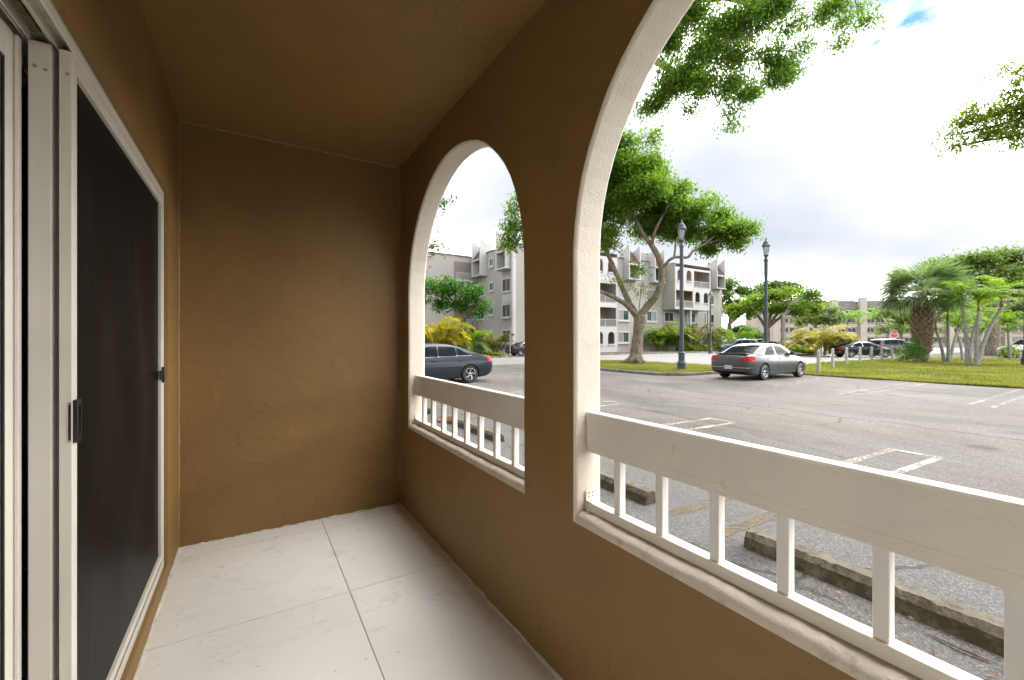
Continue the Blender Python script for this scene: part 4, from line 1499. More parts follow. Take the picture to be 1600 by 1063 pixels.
for dx, dy in ((-34, 3), (24, 4), (8, 10), (-16, 8)):    # root flare
    e = P(993 + dx, 571, 27); e.z = 0.08
    L1.append(([P(993 + dx * 0.1, 556, 27 - dy * 0.03), P(993 + dx * 0.45, 565, 27 - dy * 0.06), e], [0.25, 0.2, 0.08]))
L1 = [(p_, [q * (0.86 if k == 0 else 0.74) for q in r_]) for k, (p_, r_) in enumerate(L1)]
C1 = px_clumps([(975, 222, 27, 34, 26), (1000, 262, 26, 42, 32), (962, 275, 27, 40, 34), (1000, 305, 25.5, 50, 30), (1045, 305, 27, 38, 27), (1035, 335, 28, 48, 25), (950, 330, 27, 40, 30),
                (1085, 330, 26, 40, 24), (1075, 358, 27, 45, 22), (1125, 340, 27, 30, 16), (1130, 365, 26, 44, 22), (1160, 352, 26, 24, 14), (1158, 380, 26, 22, 14), (1110, 388, 26.5, 24, 10), (1010, 350, 29, 45, 25),
                (1000, 285, 30, 50, 40), (940, 300, 30, 55, 45), (930, 370, 28, 35, 24), (905, 335, 27, 45, 35), (900, 285, 28, 50, 40), (860, 350, 27, 40, 34), (865, 300, 29, 40, 35), (832, 375, 26.5, 20, 20), (803, 362, 26.5, 20, 22), (806, 322, 26.5, 13, 14), (792, 382, 26.5, 14, 10),
                (920, 245, 28, 45, 35), (1026, 208, 26.5, 9, 6), (1020, 226, 26.5, 8, 8), (1068, 293, 26.5, 14, 10), (1108, 312, 26.5, 14, 9), (952, 365, 26, 12, 16), (955, 385, 26, 12, 9), (998, 420, 26.3, 8, 10)])
tree("island_tree", "large spreading green tree with pale forked trunk on the kerbed island", L1, C1, dens=50, n_per=38, size=0.225, spread=0.29, leaf='leaf_a', seedv=11, droop=0.3, twig_r=0.014, tint0=0.5)
# shoots sprouting from the fork
SC = px_clumps([(1000, 462, 26.6, 15, 15), (984, 452, 26.6, 12, 10), (1012, 448, 26.6, 10, 14), (970, 440, 26.6, 16, 9), (954, 437, 26.4, 12, 10), (1022, 475, 26.4, 10, 9)])
tree("epiphyte_shoots", "tuft of bright green shoots growing in the fork of the island tree", [([P(998, 490, 26.6), P(1000, 470, 26.6), P(1004, 440, 26.6)], [0.03, 0.025, 0.01])], SC, dens=26, n_per=20, size=0.17, spread=0.2, leaf='leaf_lime', seedv=5, droop=-0.5, cat="plant", wid=0.25)

# ---- tall tree whose hanging boughs fill the top of the near arch
b2 = Vector((17.2, 21.3, 0.1))
L2 = [([b2, b2 + Vector((0.1, -0.1, 2.5)), b2 + Vector((0.0, -0.4, 5.5)), b2 + Vector((0.3, -1.2, 8.5)), P(960, 110, 24), P(1010, 92, 21.5), P(1055, 112, 19.5), P(1090, 105, 18.6)], [0.48, 0.36, 0.32, 0.28, 0.22, 0.17, 0.13, 0.07]),
      ([b2 + Vector((0.3, -1.2, 8.5)), P(940, 40, 25), P(1010, 10, 22), P(1090, -10, 20), P(1180, 5, 18.5), P(1260, -12, 17.5), P(1330, -10, 17)], [0.24, 0.21, 0.17, 0.14, 0.10, 0.07, 0.04]),
      ([b2 + Vector((0.0, -0.4, 5.5)), b2 + Vector((2, 0.8, 9)), b2 + Vector((3.5, 2.0, 13))], [0.26, 0.2, 0.08]),
      ([P(1090, 105, 18.6), P(1112, 92, 18.3), P(1125, 70, 18), P(1160, 60, 17.8)], [0.06, 0.05, 0.04, 0.02])]
C2 = px_clumps([(1075, 25, 19, 42, 26), (1120, 45, 18.3, 40, 26), (1055, 65, 19.5, 34, 26), (1100, 85, 18.5, 36, 22), (1150, 85, 18, 32, 22), (1165, 30, 18, 40, 26), (1210, 25, 18, 34, 22), (1190, 95, 17.8, 26, 16), (1235, 100, 17.5, 26, 14), (1250, 78, 17.5, 16, 8), (1210, 128, 17.6, 26, 12), (1175, 150, 17.6, 24, 16), (1150, 132, 18, 28, 20),
                (1060, 120, 19, 40, 24), (1035, 148, 19.3, 34, 18), (1095, 135, 18.5, 34, 24), (1085, 165, 18.4, 12, 14), (1018, 165, 19.5, 20, 10), (1142, 176, 17.6, 6, 8), (1143, 195, 17.6, 7, 6), (1240, 38, 17.5, 16, 7), (1225, 48, 17.6, 12, 6),
                (1300, 10, 17, 28, 11), (1318, 40, 17, 7, 14), (1312, 65, 17, 5, 9), (1347, 18, 17, 12, 16), (1356, 36, 17, 6, 6), (1290, 28, 17, 8, 8),
                (1060, -30, 20, 60, 40), (1150, -40, 19, 60, 35), (1240, -35, 18, 50, 30), (1000, 20, 22, 50, 50), (960, 80, 24, 55, 45), (930, 100, 26, 40, 40), (930, 20, 26, 45, 45), (700, 200, 29, 20, 30)])
C2 = C2[:-1] + [(tuple(b2 + Vector((3.5, 2.0, 13))), (3, 3, 2))]
tree("tall_tree", "tall tree whose leafy boughs hang into the top of the near arch", L2, C2, dens=82, n_per=44, size=0.15, spread=0.23, leaf='leaf_a', seedv=21, droop=0.55, twig_r=0.015, wid=0.45, tint0=0.5, hang=True)
# leaves that peek in at the left edge of the far arch
b3 = Vector((2.4, 13.6, 0))
C3 = px_clumps([(683, 318, 14.2, 9, 14), (676, 385, 14.2, 6, 12), (655, 300, 14.4, 22, 40), (640, 380, 14.4, 30, 30), (620, 230, 15, 50, 50)])
tree("wall_side_tree", "tree beside the building, a few leaves show at left edge of the far arch", [([b3, b3 + Vector((0.1, 0, 2.5)), P(610, 360, 14.8), P(630, 260, 15)], [0.16, 0.14, 0.1, 0.04])], C3, dens=34, n_per=26, size=0.15, spread=0.2, leaf='leaf_c', seedv=31)
# right-hand tree
b4 = Vector((24.5, -3.5, 0))
L4 = [([b4, b4 + Vector((-0.1, 0.2, 3)), b4 + Vector((-0.3, 1.2, 6)), P(1720, 150, 14.5), P(1600, 165, 14.5), P(1530, 190, 14.8)], [0.45, 0.36, 0.3, 0.18, 0.10, 0.04]),
      ([b4 + Vector((-0.1, 0.2, 3)), b4 + Vector((0.5, -2, 7)), b4 + Vector((0.5, -4, 10))], [0.28, 0.2, 0.08])]
C4 = px_clumps([(1590, 130, 14.5, 26, 24), (1560, 170, 14.6, 36, 18), (1520, 190, 14.8, 30, 15), (1488, 212, 15, 20, 9), (1525, 165, 14.6, 14, 6), (1555, 205, 14.6, 30, 14), (1592, 215, 14.4, 20, 16), (1595, 180, 14.4, 26, 30), (1496, 228, 15, 8, 5), (1573, 108, 14.5, 10, 8), (1640, 170, 14.4, 40, 60), (1690, 130, 14.5, 50, 60)]) + [(tuple(b4 + Vector((0.5, -4, 10))), (3.5, 3.5, 2.2)), (tuple(b4 + Vector((0, 0, 10.5))), (3.5, 3.5, 2))]
tree("lawn_tree", "leafy branch tips of a lawn tree reaching in from the right edge", L4, C4, dens=64, n_per=42, size=0.155, spread=0.21, leaf='leaf_b', seedv=41, droop=0.15, twig_r=0.015, wid=0.34, tint0=0.42)


def simple_tree(name, label, px, t, base_py, fork_py, clumps, trunk_w, leaf, bark='bark', seedv=1, dens=9, size=0.45, spread=0.5, n_per=26, droop=0.15, lean=0, tint0=0.5):
    b_ = G(px, t)
    f = P(px + lean, fork_py, t)
    w = pm(trunk_w, t) / 2
    L = [([b_, b_.lerp(f, 0.5), f], [w * 1.35, w, w * 0.9])]
    cl = px_clumps(clumps)
    r = random.Random(seedv)
    for k in range(5):
        c = Vector(cl[k % len(cl)][0])
        m_ = f.lerp(c, 0.55)
        m_.z = f.z + (c.z - f.z) * 0.75
        L.append(([f - Vector((0, 0, 0.2)), f.lerp(m_, 0.5) + Vector((0, 0, 0.2)), m_, c], [w * 0.6, w * 0.45, w * 0.35, w * 0.15]))
    return tree(name, label, L, cl, dens=dens, n_per=n_per, size=size, spread=spread, leaf=leaf, bark=bark, seedv=seedv, droop=droop, twig_r=0.03, tint0=tint0)


# far trees behind the silver car
simple_tree("umbrella_tree", "bright green umbrella shaped tree directly behind the second lamp post", 1198, 62, 548, 512,
            [(1160, 480, 62, 24, 9), (1185, 470, 62, 28, 12), (1222, 462, 60, 26, 14), (1250, 468, 62, 26, 15), (1270, 478, 62, 20, 12), (1150, 490, 62, 16, 6), (1210, 482, 60, 30, 10), (1175, 492, 61, 14, 5), (1237, 488, 61, 18, 8)], 9, 'leaf_b', seedv=51, dens=15, size=0.42, spread=0.42)
simple_tree("shade_tree", "darker shade tree behind the bright umbrella tree, next to the building", 1140, 76, 546, 505,
            [(1140, 452, 76, 22, 14), (1165, 458, 76, 26, 12), (1195, 452, 78, 26, 12), (1225, 447, 78, 26, 10), (1240, 452, 78, 18, 8), (1150, 478, 76, 26, 12), (1132, 480, 74, 14, 20), (1180, 478, 78, 20, 10)], 7, 'leaf_c', seedv=52, dens=14, size=0.5, spread=0.5)
simple_tree("shade_tree", "pale trunked tree right of the second lamp post", 1224, 58, 550, 492,
            [(1262, 462, 58, 16, 14), (1276, 458, 58, 12, 9), (1250, 482, 58, 24, 9), (1280, 470, 58, 10, 8)], 6, 'leaf_a', 'bark_pale', seedv=53, dens=13, size=0.4, spread=0.42, tint0=0.55)
simple_tree("feathery_tree", "low feathery tree in front of the distant block, left of its dark roof", 1274, 66, 546, 510,
            [(1285, 482, 66, 18, 9), (1300, 490, 66, 14, 8), (1270, 497, 66, 24, 8), (1290, 502, 66, 22, 7), (1250, 502, 66, 14, 5)], 4, 'leaf_d', seedv=54, dens=14, size=0.42, spread=0.45)
simple_tree("low_tree", "low lime tinted tree between building and umbrella tree", 1152, 84, 544, 528,
            [(1150, 515, 84, 16, 12), (1170, 520, 84, 18, 12), (1185, 527, 84, 12, 8), (1135, 520, 84, 10, 12)], 4, 'leaf_emerald', seedv=55, dens=12, size=0.5, spread=0.5)
# big rounded tree at right
simple_tree("rain_tree", "huge rounded feathery tree with thick dark trunk behind the palm clumps", 1552, 44, 556, 512,
            [(1480, 420, 46, 34, 18), (1520, 408, 46, 44, 18), (1570, 405, 46, 50, 18), (1620, 412, 46, 46, 22), (1500, 445, 46, 46, 18), (1550, 440, 45, 50, 22), (1600, 450, 45, 50, 24), (1465, 440, 47, 24, 16), (1640, 455, 46, 50, 30), (1580, 485, 46, 40, 14), (1520, 480, 48, 40, 14)], 16, 'leaf_d', 'bark', seedv=56, dens=17, size=0.36, spread=0.42, n_per=30)
simple_tree("feathery_tree", "light green feathery tree behind the thick booted palm", 1408, 56, 550, 515,
            [(1395, 492, 56, 22, 8), (1412, 502, 56, 26, 9), (1390, 512, 56, 20, 8), (1425, 488, 56, 18, 9), (1405, 480, 56, 18, 5), (1378, 520, 56, 10, 5)], 4, 'leaf_d', 'bark_pale', seedv=57, dens=14, size=0.36, spread=0.4)
simple_tree("feathery_tree", "light green feathery foliage between the two palm clumps", 1530, 52, 551, 522,
            [(1500, 505, 52, 22, 9), (1530, 510, 52, 26, 9), (1560, 500, 52, 22, 10), (1585, 512, 52, 18, 9)], 4, 'leaf_d', 'bark_pale', seedv=58, dens=13, size=0.36, spread=0.4)
# emerald tree in the far arch
simple_tree("flame_tree", "emerald feathery tree with dark leaning trunk in the far arch", 712, 42, 556, 497,
            [(680, 450, 42, 24, 16), (705, 455, 42, 26, 16), (735, 458, 42, 22, 16), (720, 475, 42, 26, 13), (750, 472, 42, 13, 11), (690, 478, 42, 22, 13), (760, 482, 42, 8, 7), (650, 460, 42, 26, 22), (702, 438, 42, 12, 7), (742, 490, 42, 16, 6)], 5, 'leaf_emerald', 'bark', seedv=59, dens=17, size=0.34, spread=0.36, n_per=30, lean=12)


# ---- pinnate fronds
def frond_mesh(name, length, leaflets, leaf_len, curve, key, seedv, hang=0.5, width=0.035):
    r = np.random.default_rng(seedv)
    pts = []
    n = 14
    for i in range(n + 1):
        s = i / n
        a = curve[0] + (curve[1] - curve[0]) * s ** 1.3
        pts.append(a)
    p = np.zeros(3)
    spine = [p.copy()]
    for a in pts[1:]:
        p = p + np.array([math.cos(a), 0, math.sin(a)]) * length / n
        spine.append(p.copy())
    spine = np.array(spine)
    v, t = [], []
    for i in range(n):                                # rachis
        w = 0.022 * (1 - i / n) + 0.004
        v += [spine[i] + [0, w, 0], spine[i] + [0, -w, 0], spine[i + 1] + [0, -w * 0.85, 0], spine[i + 1] + [0, w * 0.85, 0]]
        t.append(0.75)
    for k in range(leaflets):
        s = 0.14 + 0.86 * (k + 0.5) / leaflets
        f = s * n
        i = min(int(f), n - 1)
        b_ = spine[i] + (spine[i + 1] - spine[i]) * (f - i)
        tg = spine[i + 1] - spine[i]
        tg = tg / np.linalg.norm(tg)
        ll = leaf_len * (math.sin(math.pi * (0.12 + 0.82 * s)) ** 0.7) * r.uniform(0.85, 1.1)
        for sd in (-1, 1):
            d = np.array([0, sd, 0]) * 0.85 + tg * 0.62 + np.array([0, 0, r.normal(0.12, 0.18)])
            d = d / np.linalg.norm(d)
            m_ = b_ + d * ll * 0.5
            e = m_ + (d + np.array([0, 0, -hang * r.uniform(0.7, 1.3)])) * ll * 0.5
            w = np.cross(d, [0, 0, 1.0])
            w = w / (np.linalg.norm(w) + 1e-9) * width
            v += [b_, m_ - w, e, m_ + w]
            t.append(np.clip(0.45 + 0.25 * s + r.normal(0, 0.12), 0, 1))
    return tint_mesh(name, np.array(v), np.arange(len(v)).reshape(-1, 4), t, M[key], 4)


def fan_mesh(name, pet, blade, key, seedv, segs=34):
    r = np.random.default_rng(seedv)
    v, t = [], []
    dirp = np.array([1, 0, 0.0])
    e = np.array([pet, 0, -0.12 * pet])
    w = 0.03
    v += [np.array([0, w, 0]), np.array([0, -w, 0]), e + [0, -w * .6, 0], e + [0, w * .6, 0]]
    t.append(0.8)
    for k in range(segs):
        a = R(-105 + 210 * k / (segs - 1))
        d = np.array([math.cos(a), math.sin(a), -0.10 - 0.16 * abs(math.sin(a))])
        L = blade * (0.78 + 0.22 * math.cos(a * 0.8)) * r.uniform(0.9, 1.08)
        m_ = e + d * L * 0.55
        tip = m_ + (d + np.array([0, 0, -r.uniform(0.25, 1.1)])) * L * 0.45
        q = np.array([-math.sin(a), math.cos(a), 0.25 * (1 if k % 2 else -1)]) * 0.021 * blade
        v += [e, m_ - q, tip, m_ + q]
        t.append(np.clip(r.normal(0.45, 0.15), 0, 1))
    return tint_mesh(name, np.array(v), np.arange(len(v)).reshape(-1, 4), t, M[key], 4)


FR_P = [frond_mesh("frond", 1.75, 30, 0.50, (R(66), R(-38)), 'frond', s, width=0.024) for s in (1, 2, 3)]
FR_A = [frond_mesh("frond", 2.4, 30, 0.62, (R(78), R(-35)), 'leaf_lime', s) for s in (4, 5)]
FR_Y = [frond_mesh("frond", 2.2, 28, 0.62, (R(75), R(-45)), 'leaf_yellow', s) for s in (6, 7)]
FR_R = [frond_mesh("frond", 2.2, 28, 0.60, (R(80), R(-20)), 'leaf_red', s) for s in (8, 9)]
FR_G = [frond_mesh("frond", 2.2, 28, 0.60, (R(76), R(-40)), 'frond', s) for s in (14, 15)]
FAN = [fan_mesh("fan_leaf", 1.15, 1.35, 'frond_grey', s) for s in (10, 11, 12)]
DRAC = [frond_mesh("leaf_blade", 1.3, 3, 0.2, (R(70), R(15)), 'leaf_red', s, width=0.06) for s in (1, 2)]


def put(me, parent, loc, yaw, tilt, s, roll=0.0, nm=None):
    o = link(nm or me.name.split('.')[0], me, parent)
    o.location = Vector(loc)
    o.rotation_euler = (roll, tilt, yaw)
    o.scale = (s, s, s)
    return o


def frond_clump(label, base, n, rad, meshes, seedv, s=(0.8, 1.25), name="areca_palm", cat="palm", group=None):
    rs = random.Random(seedv)
    t = thing(name, label, cat, base, group)
    st = MB()
    for k in range(max(4, n // 5)):
        a = rs.uniform(0, 6.28)
        q = Vector((rad * 0.5 * math.cos(a), rad * 0.5 * math.sin(a), 0))
        st.tube([Vector(base) + q * 0.5, Vector(base) + q * 0.8 + Vector((0, 0, 0.8 * s[1]))], [0.04, 0.03], 6)
    st.build("stem", M['crownshaft'], t)
    for k in range(n):
        a = rs.uniform(0, 6.28)
        rr = rad * rs.random() ** 0.7
        put(rs.choice(meshes), t, (rr * math.cos(a) * 0.6, rr * math.sin(a) * 0.6, rs.uniform(0, 0.9) * s[1]), a + rs.uniform(-0.6, 0.6), rs.uniform(-0.35, 0.3), rs.uniform(*s), rs.uniform(-0.3, 0.3))
    return t


def bed(p, z=0.1):
    return (p.x, p.y, z)


# bushes in front of the building
frond_clump("big green and lime areca palm clump in front of the building, right of the trunk", bed(G(1036, 58.5)), 46, 2.3, FR_A + FR_G, 1, (1.3, 2.0))
frond_clump("second areca palm clump, right beside the first lamp post", bed(G(1056, 59)), 28, 1.6, FR_A + FR_R, 2, (1.1, 1.6))
frond_clump("reddish bronze palm clump under the projecting balconies", bed(G(1088, 61)), 46, 2.6, FR_R, 3, (1.2, 1.8))
frond_clump("thin green palm in front of the right end of the building", bed(G(1118, 62)), 16, 1.0, FR_G, 4, (1.0, 1.6))
frond_clump("small green feather palm left of the pale van", bed(G(1150, 66)), 22, 1.2, FR_G, 44, (1.2, 1.9))
frond_clump("golden yellow palm clump at the left edge of the far arch", bed(G(683, 39)), 46, 1.7, FR_Y, 5, (1.3, 1.8))
frond_clump("green feather palm behind the blue sedan in the far arch", bed(G(733, 40)), 24, 1.0, FR_G, 6, (0.9, 1.3))
frond_clump("bronze green spiky plant left of the sign post in the far arch", bed(G(775, 41.4)), 44, 1.1, FR_R, 7, (0.7, 1.1), "cordyline", "plant")
frond_clump("yellow and orange palm clump behind the first bollards", bed(G(1284, 42)), 60, 1.5, FR_Y, 8, (1.05, 1.5))
frond_clump("bronze tinged palm beside the yellow clump", bed(G(1312, 41)), 20, 1.1, FR_R, 9, (0.7, 1.1))


def hedge(label, p0, p1, wd, h, key, seedv, size=0.13, dens=120, z=0.1, name="hedge", cat="hedge"):
    r = np.random.default_rng(seedv)
    p0, p1 = Vector(p0), Vector(p1)
    L = (p1 - p0).length
    d = (p1 - p0).normalized()
    nn = Vector((-d.y, d.x, 0))
    n = int(L * wd * dens)
    u, w, hz = r.uniform(0, L, n), r.uniform(-wd / 2, wd / 2, n), r.uniform(0.1, 1, n) ** 0.6
    top = h * (0.75 + 0.25 * np.sin(u * 2.1 + w)) * np.sqrt(np.clip(1.05 - (2 * w / wd) ** 2, 0.1, 1))
    pts = np.stack([p0.x + d.x * u + nn.x * w, p0.y + d.y * u + nn.y * w, z + hz * top], 1)
    v, t = leaves(pts, 0.06, 9, size, r, -0.3, 0.4)
    c = (p0 + p1) / 2
    t_ = thing(name, label, cat, (c.x, c.y, 0))
    me = tint_mesh("foliage", v - np.array([c.x, c.y, 0]), np.arange(len(v)).reshape(-1, 4), t, M[key], 4)
    link("foliage", me, t_)
    st = MB()
    for k in range(max(3, int(L * 1.5))):
        q = p0.lerp(p1, (k + 0.5) / max(3, int(L * 1.5)))
        st.tube([(q.x, q.y, 0.05), (q.x + 0.05, q.y, h * 0.6)], [0.02, 0.012], 5)
    st.build("stem", M['bark'], t_)
    return t_


hedge("low lime hedge along the kerb in front of the building", G(1062, 56), G(1126, 58.5), 1.6, 0.95, 'leaf_lime', 1, 0.22, 60)
hedge("clipped dark green shrub behind the blue sedan", G(738, 41), G(756, 41), 1.2, 1.0, 'leaf_emerald', 2, 0.12, 90, name="shrub", cat="shrub")
hedge("pale variegated ground plants along the kerb of the far arch", G(742, 39.6), G(790, 39.3), 0.9, 0.5, 'leaf_lime', 3, 0.22, 60, name="ground_plants", cat="plant")
hedge("low green and yellow shrubs left of the yellow palm clump", G(1234, 46), G(1275, 44), 1.8, 0.9, 'leaf_b', 4, 0.2, 60, name="shrub", cat="shrub")
hedge("dull green shrub row behind the silver sedan", G(1222, 52), G(1262, 50), 1.6, 1.5, 'leaf_d', 5, 0.22, 55, name="shrub", cat="shrub")
hedge("leafy bright shrub at the foot of the booted palm", G(1414, 28.6), G(1440, 28.4), 1.3, 1.7, 'leaf_emerald', 6, 0.16, 110, 0.0, name="shrub", cat="shrub")
hedge("small white flowering shrub beside the last bollards", G(1400, 31.2), G(1422, 30.6), 1.0, 1.35, 'leaf_d', 7, 0.12, 110, 0.0, name="shrub", cat="shrub")
hedge("yellow green shrub beside the right lamp post", G(1564, 36), G(1592, 35.5), 1.6, 1.25, 'leaf_lime', 8, 0.18, 70, 0.0, name="shrub", cat="shrub")

# ---- thick booted cabbage palm
bp = G(1441, 29.5)
bp.z = 0.0
cabb = thing("cabbage_palm", "stout palm with thick brown booted trunk and grey green fan leaves", "palm", bp)
tp = MB()
prof = [(0.46, 0.0), (0.36, 0.15), (0.37, 0.8), (0.43, 1.4), (0.50, 2.2), (0.53, 3.0), (0.48, 3.7), (0.38, 4.3), (0.2, 4.7)]
tp.lathe(prof, 18, (bp.x, bp.y, 0))
tp.build("trunk", M['boot'], cabb, smooth=True)
bt = MB()
rs = random.Random(4)
for i in range(18):
    z = 0.7 + 3.7 * i / 18
    rr = np.interp(z, [q[1] for q in prof], [q[0] for q in prof])
    m_ = 11
    for k in range(m_):
        a = 2 * math.pi * (k + 0.5 * (i % 2)) / m_ + rs.uniform(-0.08, 0.08)
        ca, sa = math.cos(a), math.sin(a)
        c = Vector((bp.x + rr * ca * 0.96, bp.y + rr * sa * 0.96, z))
        out = Vector((ca, sa, 0))
        sd = Vector((-sa, ca, 0))
        l = rs.uniform(0.2, 0.34)
        tip = c + out * rs.uniform(0.14, 0.26) + Vector((0, 0, l)) + sd * rs.uniform(-0.05, 0.05)
        bt.add([c - sd * 0.12, c + sd * 0.12, tip + sd * 0.07, tip - sd * 0.07, c - out * 0.03 + Vector((0, 0, 0.1))], [(0, 1, 2, 3), (1, 4, 2), (4, 0, 3), (4, 3, 2)])
stuff(bt.build("leaf_boots", M['boot_tip'], cabb, merge=False))
for k in range(70):
    a = k * 2.399 + rs.uniform(-0.2, 0.2)
    el = rs.random()
    put(rs.choice(FAN), cabb, (0.15 * math.cos(a), 0.15 * math.sin(a), 4.5 + 0.35 * (1 - el)), a, R(-80) + el ** 0.85 * R(88), rs.uniform(0.95, 1.2), rs.uniform(-0.4, 0.4), "fan_leaf")

# ---- clumps of slender palms
def palm_clump(label, base, stems, seedv, group=None, s=(0.95, 1.25), nf=12):
    rs = random.Random(seedv)
    t = thing("palm_clump", label, "palm", base, group)
    B = Vector(base)
    for (top, r0, r1) in stems:
        top = Vector(top)
        d = top - B
        st = B + Vector((d.x, d.y, 0)).normalized() * 0.22 if Vector((d.x, d.y, 0)).length > 0.05 else B
        pts = [st + (top - st) * k / 8 + Vector((d.x, d.y, 0)) * (-0.10 * math.sin(math.pi * k / 8)) for k in range(9)]
        rad = [r0 * 1.25, r0] + [r0 + (r1 - r0) * k / 7 for k in range(1, 8)]
        ring = MB()
        pp, rr = [], []
        for k in range(8):
            for j in range(3):
                u = j / 3
                pp.append(pts[k].lerp(pts[k + 1], u))
                rr.append((rad[k] * (1 - u) + rad[k + 1] * u) * (1.06 if j == 0 else 0.98))
        pp.append(pts[-1])
        rr.append(r1)
        ring.tube(pp, rr, 10)
        tr = ring.build("trunk", M['palm_grey'], t, smooth=True)
        cs = MB().tube([top, top + Vector((0, 0, 0.28)), top + Vector((0, 0, 0.52))], [r1 * 1.15, r1 * 1.0, r1 * 0.45], 8)
        cs.build("crownshaft", M['crownshaft'], tr, smooth=True)
        for k in range(nf):
            a = k * 2.399 + rs.uniform(-0.3, 0.3)
            put(rs.choice(FR_P), tr, top - B + Vector((0, 0, 0.45)), a, rs.uniform(-0.6, 0.5), rs.uniform(*s), rs.uniform(-0.25, 0.25), "frond")
    return t


def gb(px, t):
    return tuple(G(px, t))


palm_clump("near clump of three pale leaning palm trunks on the lawn", gb(1521, 26.3), [(P(1503, 478, 26.6), 0.135, 0.08), (P(1529, 486, 25.9), 0.105, 0.065), (P(1565, 480, 26.5), 0.125, 0.075)], 1, "slender palm clumps")
palm_clump("palm clump with one upright trunk right of the booted palm", gb(1482, 30.3), [(P(1481, 500, 30.3), 0.11, 0.07), (P(1498, 512, 31), 0.10, 0.07), (P(1462, 516, 30.8), 0.10, 0.07)], 2, "slender palm clumps", (0.9, 1.1), 11)
palm_clump("palm clump partly hidden behind the near clump of three trunks", gb(1510, 32.5), [(P(1526, 500, 32.8), 0.11, 0.07), (P(1496, 522, 33), 0.09, 0.06), (P(1541, 514, 33.2), 0.10, 0.06)], 3, "slender palm clumps", (0.9, 1.1), 10)
palm_clump("small palm between the right lamp post and the leaning trunks", gb(1574, 34), [(P(1575, 520, 34), 0.10, 0.07)], 5, "slender palm clumps", (0.9, 1.15), 13)
palm_clump("palm just outside at right, fronds behind the lamp post", gb(1618, 27), [(P(1612, 492, 27), 0.12, 0.07)], 6, "slender palm clumps")
palm_clump("small palm left of two in front of the distant block", gb(1324, 64), [(P(1324, 506, 64), 0.10, 0.07)], 7, "distant small palms", (1.2, 1.6), 12)
palm_clump("small palm right of two in front of the distant block", gb(1338, 66), [(P(1341, 504, 66), 0.10, 0.07)], 8, "distant small palms", (1.2, 1.6), 12)
palm_clump("small palm beside the pale pier of the distant block", gb(1371, 62), [(P(1370, 508, 62), 0.10, 0.07)], 9, "distant small palms", (1.2, 1.7), 12)

# leaf litter and roots round the island tree
litter(160, 20.5, 17.6, 1.6, 1.5, 0.09, "brown fallen leaves under the island tree", 12, z=0.135)

# ================================================================== STREET FURNITURE
def lamp_post(label, px, t, H=7.35):
    b_ = G(px, t)
    o = thing("lamp_post", label, "lamp post", (b_.x, b_.y, 0), "dark green lamp posts")
    x, y = b_.x, b_.y
    MB().lathe([(0.26, 0), (0.26, 0.08), (0.22, 0.12), (0.20, 0.40), (0.22, 0.46), (0.19, 0.52), (0.15, 0.62), (0.15, 0.92), (0.18, 0.97), (0.13, 1.03)], 12, (x, y, 0)).build("base", M['pole'], o, smooth=False)
    MB().lathe([(0.105, 1.0), (0.10, 2.0), (0.088, H - 1.35), (0.12, H - 1.33), (0.12, H - 1.26), (0.085, H - 1.22), (0.06, H - 1.1), (0.13, H - 1.02), (0.13, H - 0.98)], 12, (x, y, 0)).build("pole", M['pole'], o, smooth=False)
    lt = MB().lathe([(0.085, H - 0.975), (0.165, H - 0.5), (0.165, H - 0.47)], 8, (x, y, 0)).build("lantern_glass", M['lantern'], o)
    cg = MB()
    for k in range(8):
        a = 2 * math.pi * k / 8
        cg.tube([(x + 0.095 * math.cos(a), y + 0.095 * math.sin(a), H - 0.98), (x + 0.178 * math.cos(a), y + 0.178 * math.sin(a), H - 0.48)], 0.011, 4)
    cg.build("lantern_cage", M['pole'], o, merge=False)
    rf = MB().lathe([(0.215, H - 0.48), (0.235, H - 0.45), (0.18, H - 0.36), (0.14, H - 0.24), (0.07, H - 0.14), (0.045, H - 0.10)], 12, (x, y, 0)).build("lantern_roof", M['pole'], o)
    MB().lathe([(0.035, H - 0.11), (0.055, H - 0.06), (0.03, H - 0.02), (0.012, H + 0.06)], 8, (x, y, 0)).build("finial", M['pole'], o)
    return o


lamp_post("nearest dark lamp post, in front of the island tree", 1065, 20.9, 7.5)
lamp_post("dark lamp post rising behind the silver sedan against the sky", 1197, 24.6, 7.5)
lamp_post("dark lamp post cut by the right edge of the picture", 1603, 25.6, 7.25)
lamp_post("distant lamp post in front of the projecting balconies", 1110, 50, 7.4)
lamp_post("distant lamp post in the far arch, before the emerald tree", 727, 42.2, 7.4)

# bollards and sagging rope
bol = []
pos_b = [(1279, 20.4), (1301, 24.2), (1323, 27.4), (1344, 29.2), (1362, 30.4), (1378, 31.2), (1394, 32.2), (1408, 33.2)]
words = ["first and nearest", "second", "third", "fourth", "fifth", "sixth", "seventh", "last and farthest"]
for (px, t), w in zip(pos_b, words):
    b_ = G(px, t)
    k = MB().lathe([(0.085, 0.0), (0.078, 0.5), (0.074, 1.06), (0.06, 1.11), (0.025, 1.13)], 12, (b_.x, b_.y, 0))
    o = k.build("bollard", M['bollard'], None, smooth=False)
    tag(o, f"{w} pale bollard of the lawn row, counted from the silver sedan", "bollard", "pale bollards on the lawn")
    bol.append(b_)
for i in range(len(bol) - 1):
    a, c = bol[i], bol[i + 1]
    pts = []
    for k in range(13):
        u = k / 12
        q = a.lerp(c, u)
        pts.append((q.x, q.y, 0.98 - 0.55 * 4 * u * (1 - u)))
    o = MB().tube(pts, 0.011, 6).build("rope", M['rope'], None, smooth=True)
    tag(o, f"sagging rope between the {words[i].split()[0]} and {words[i + 1].split()[0]} bollard", "rope", "ropes between the bollards")

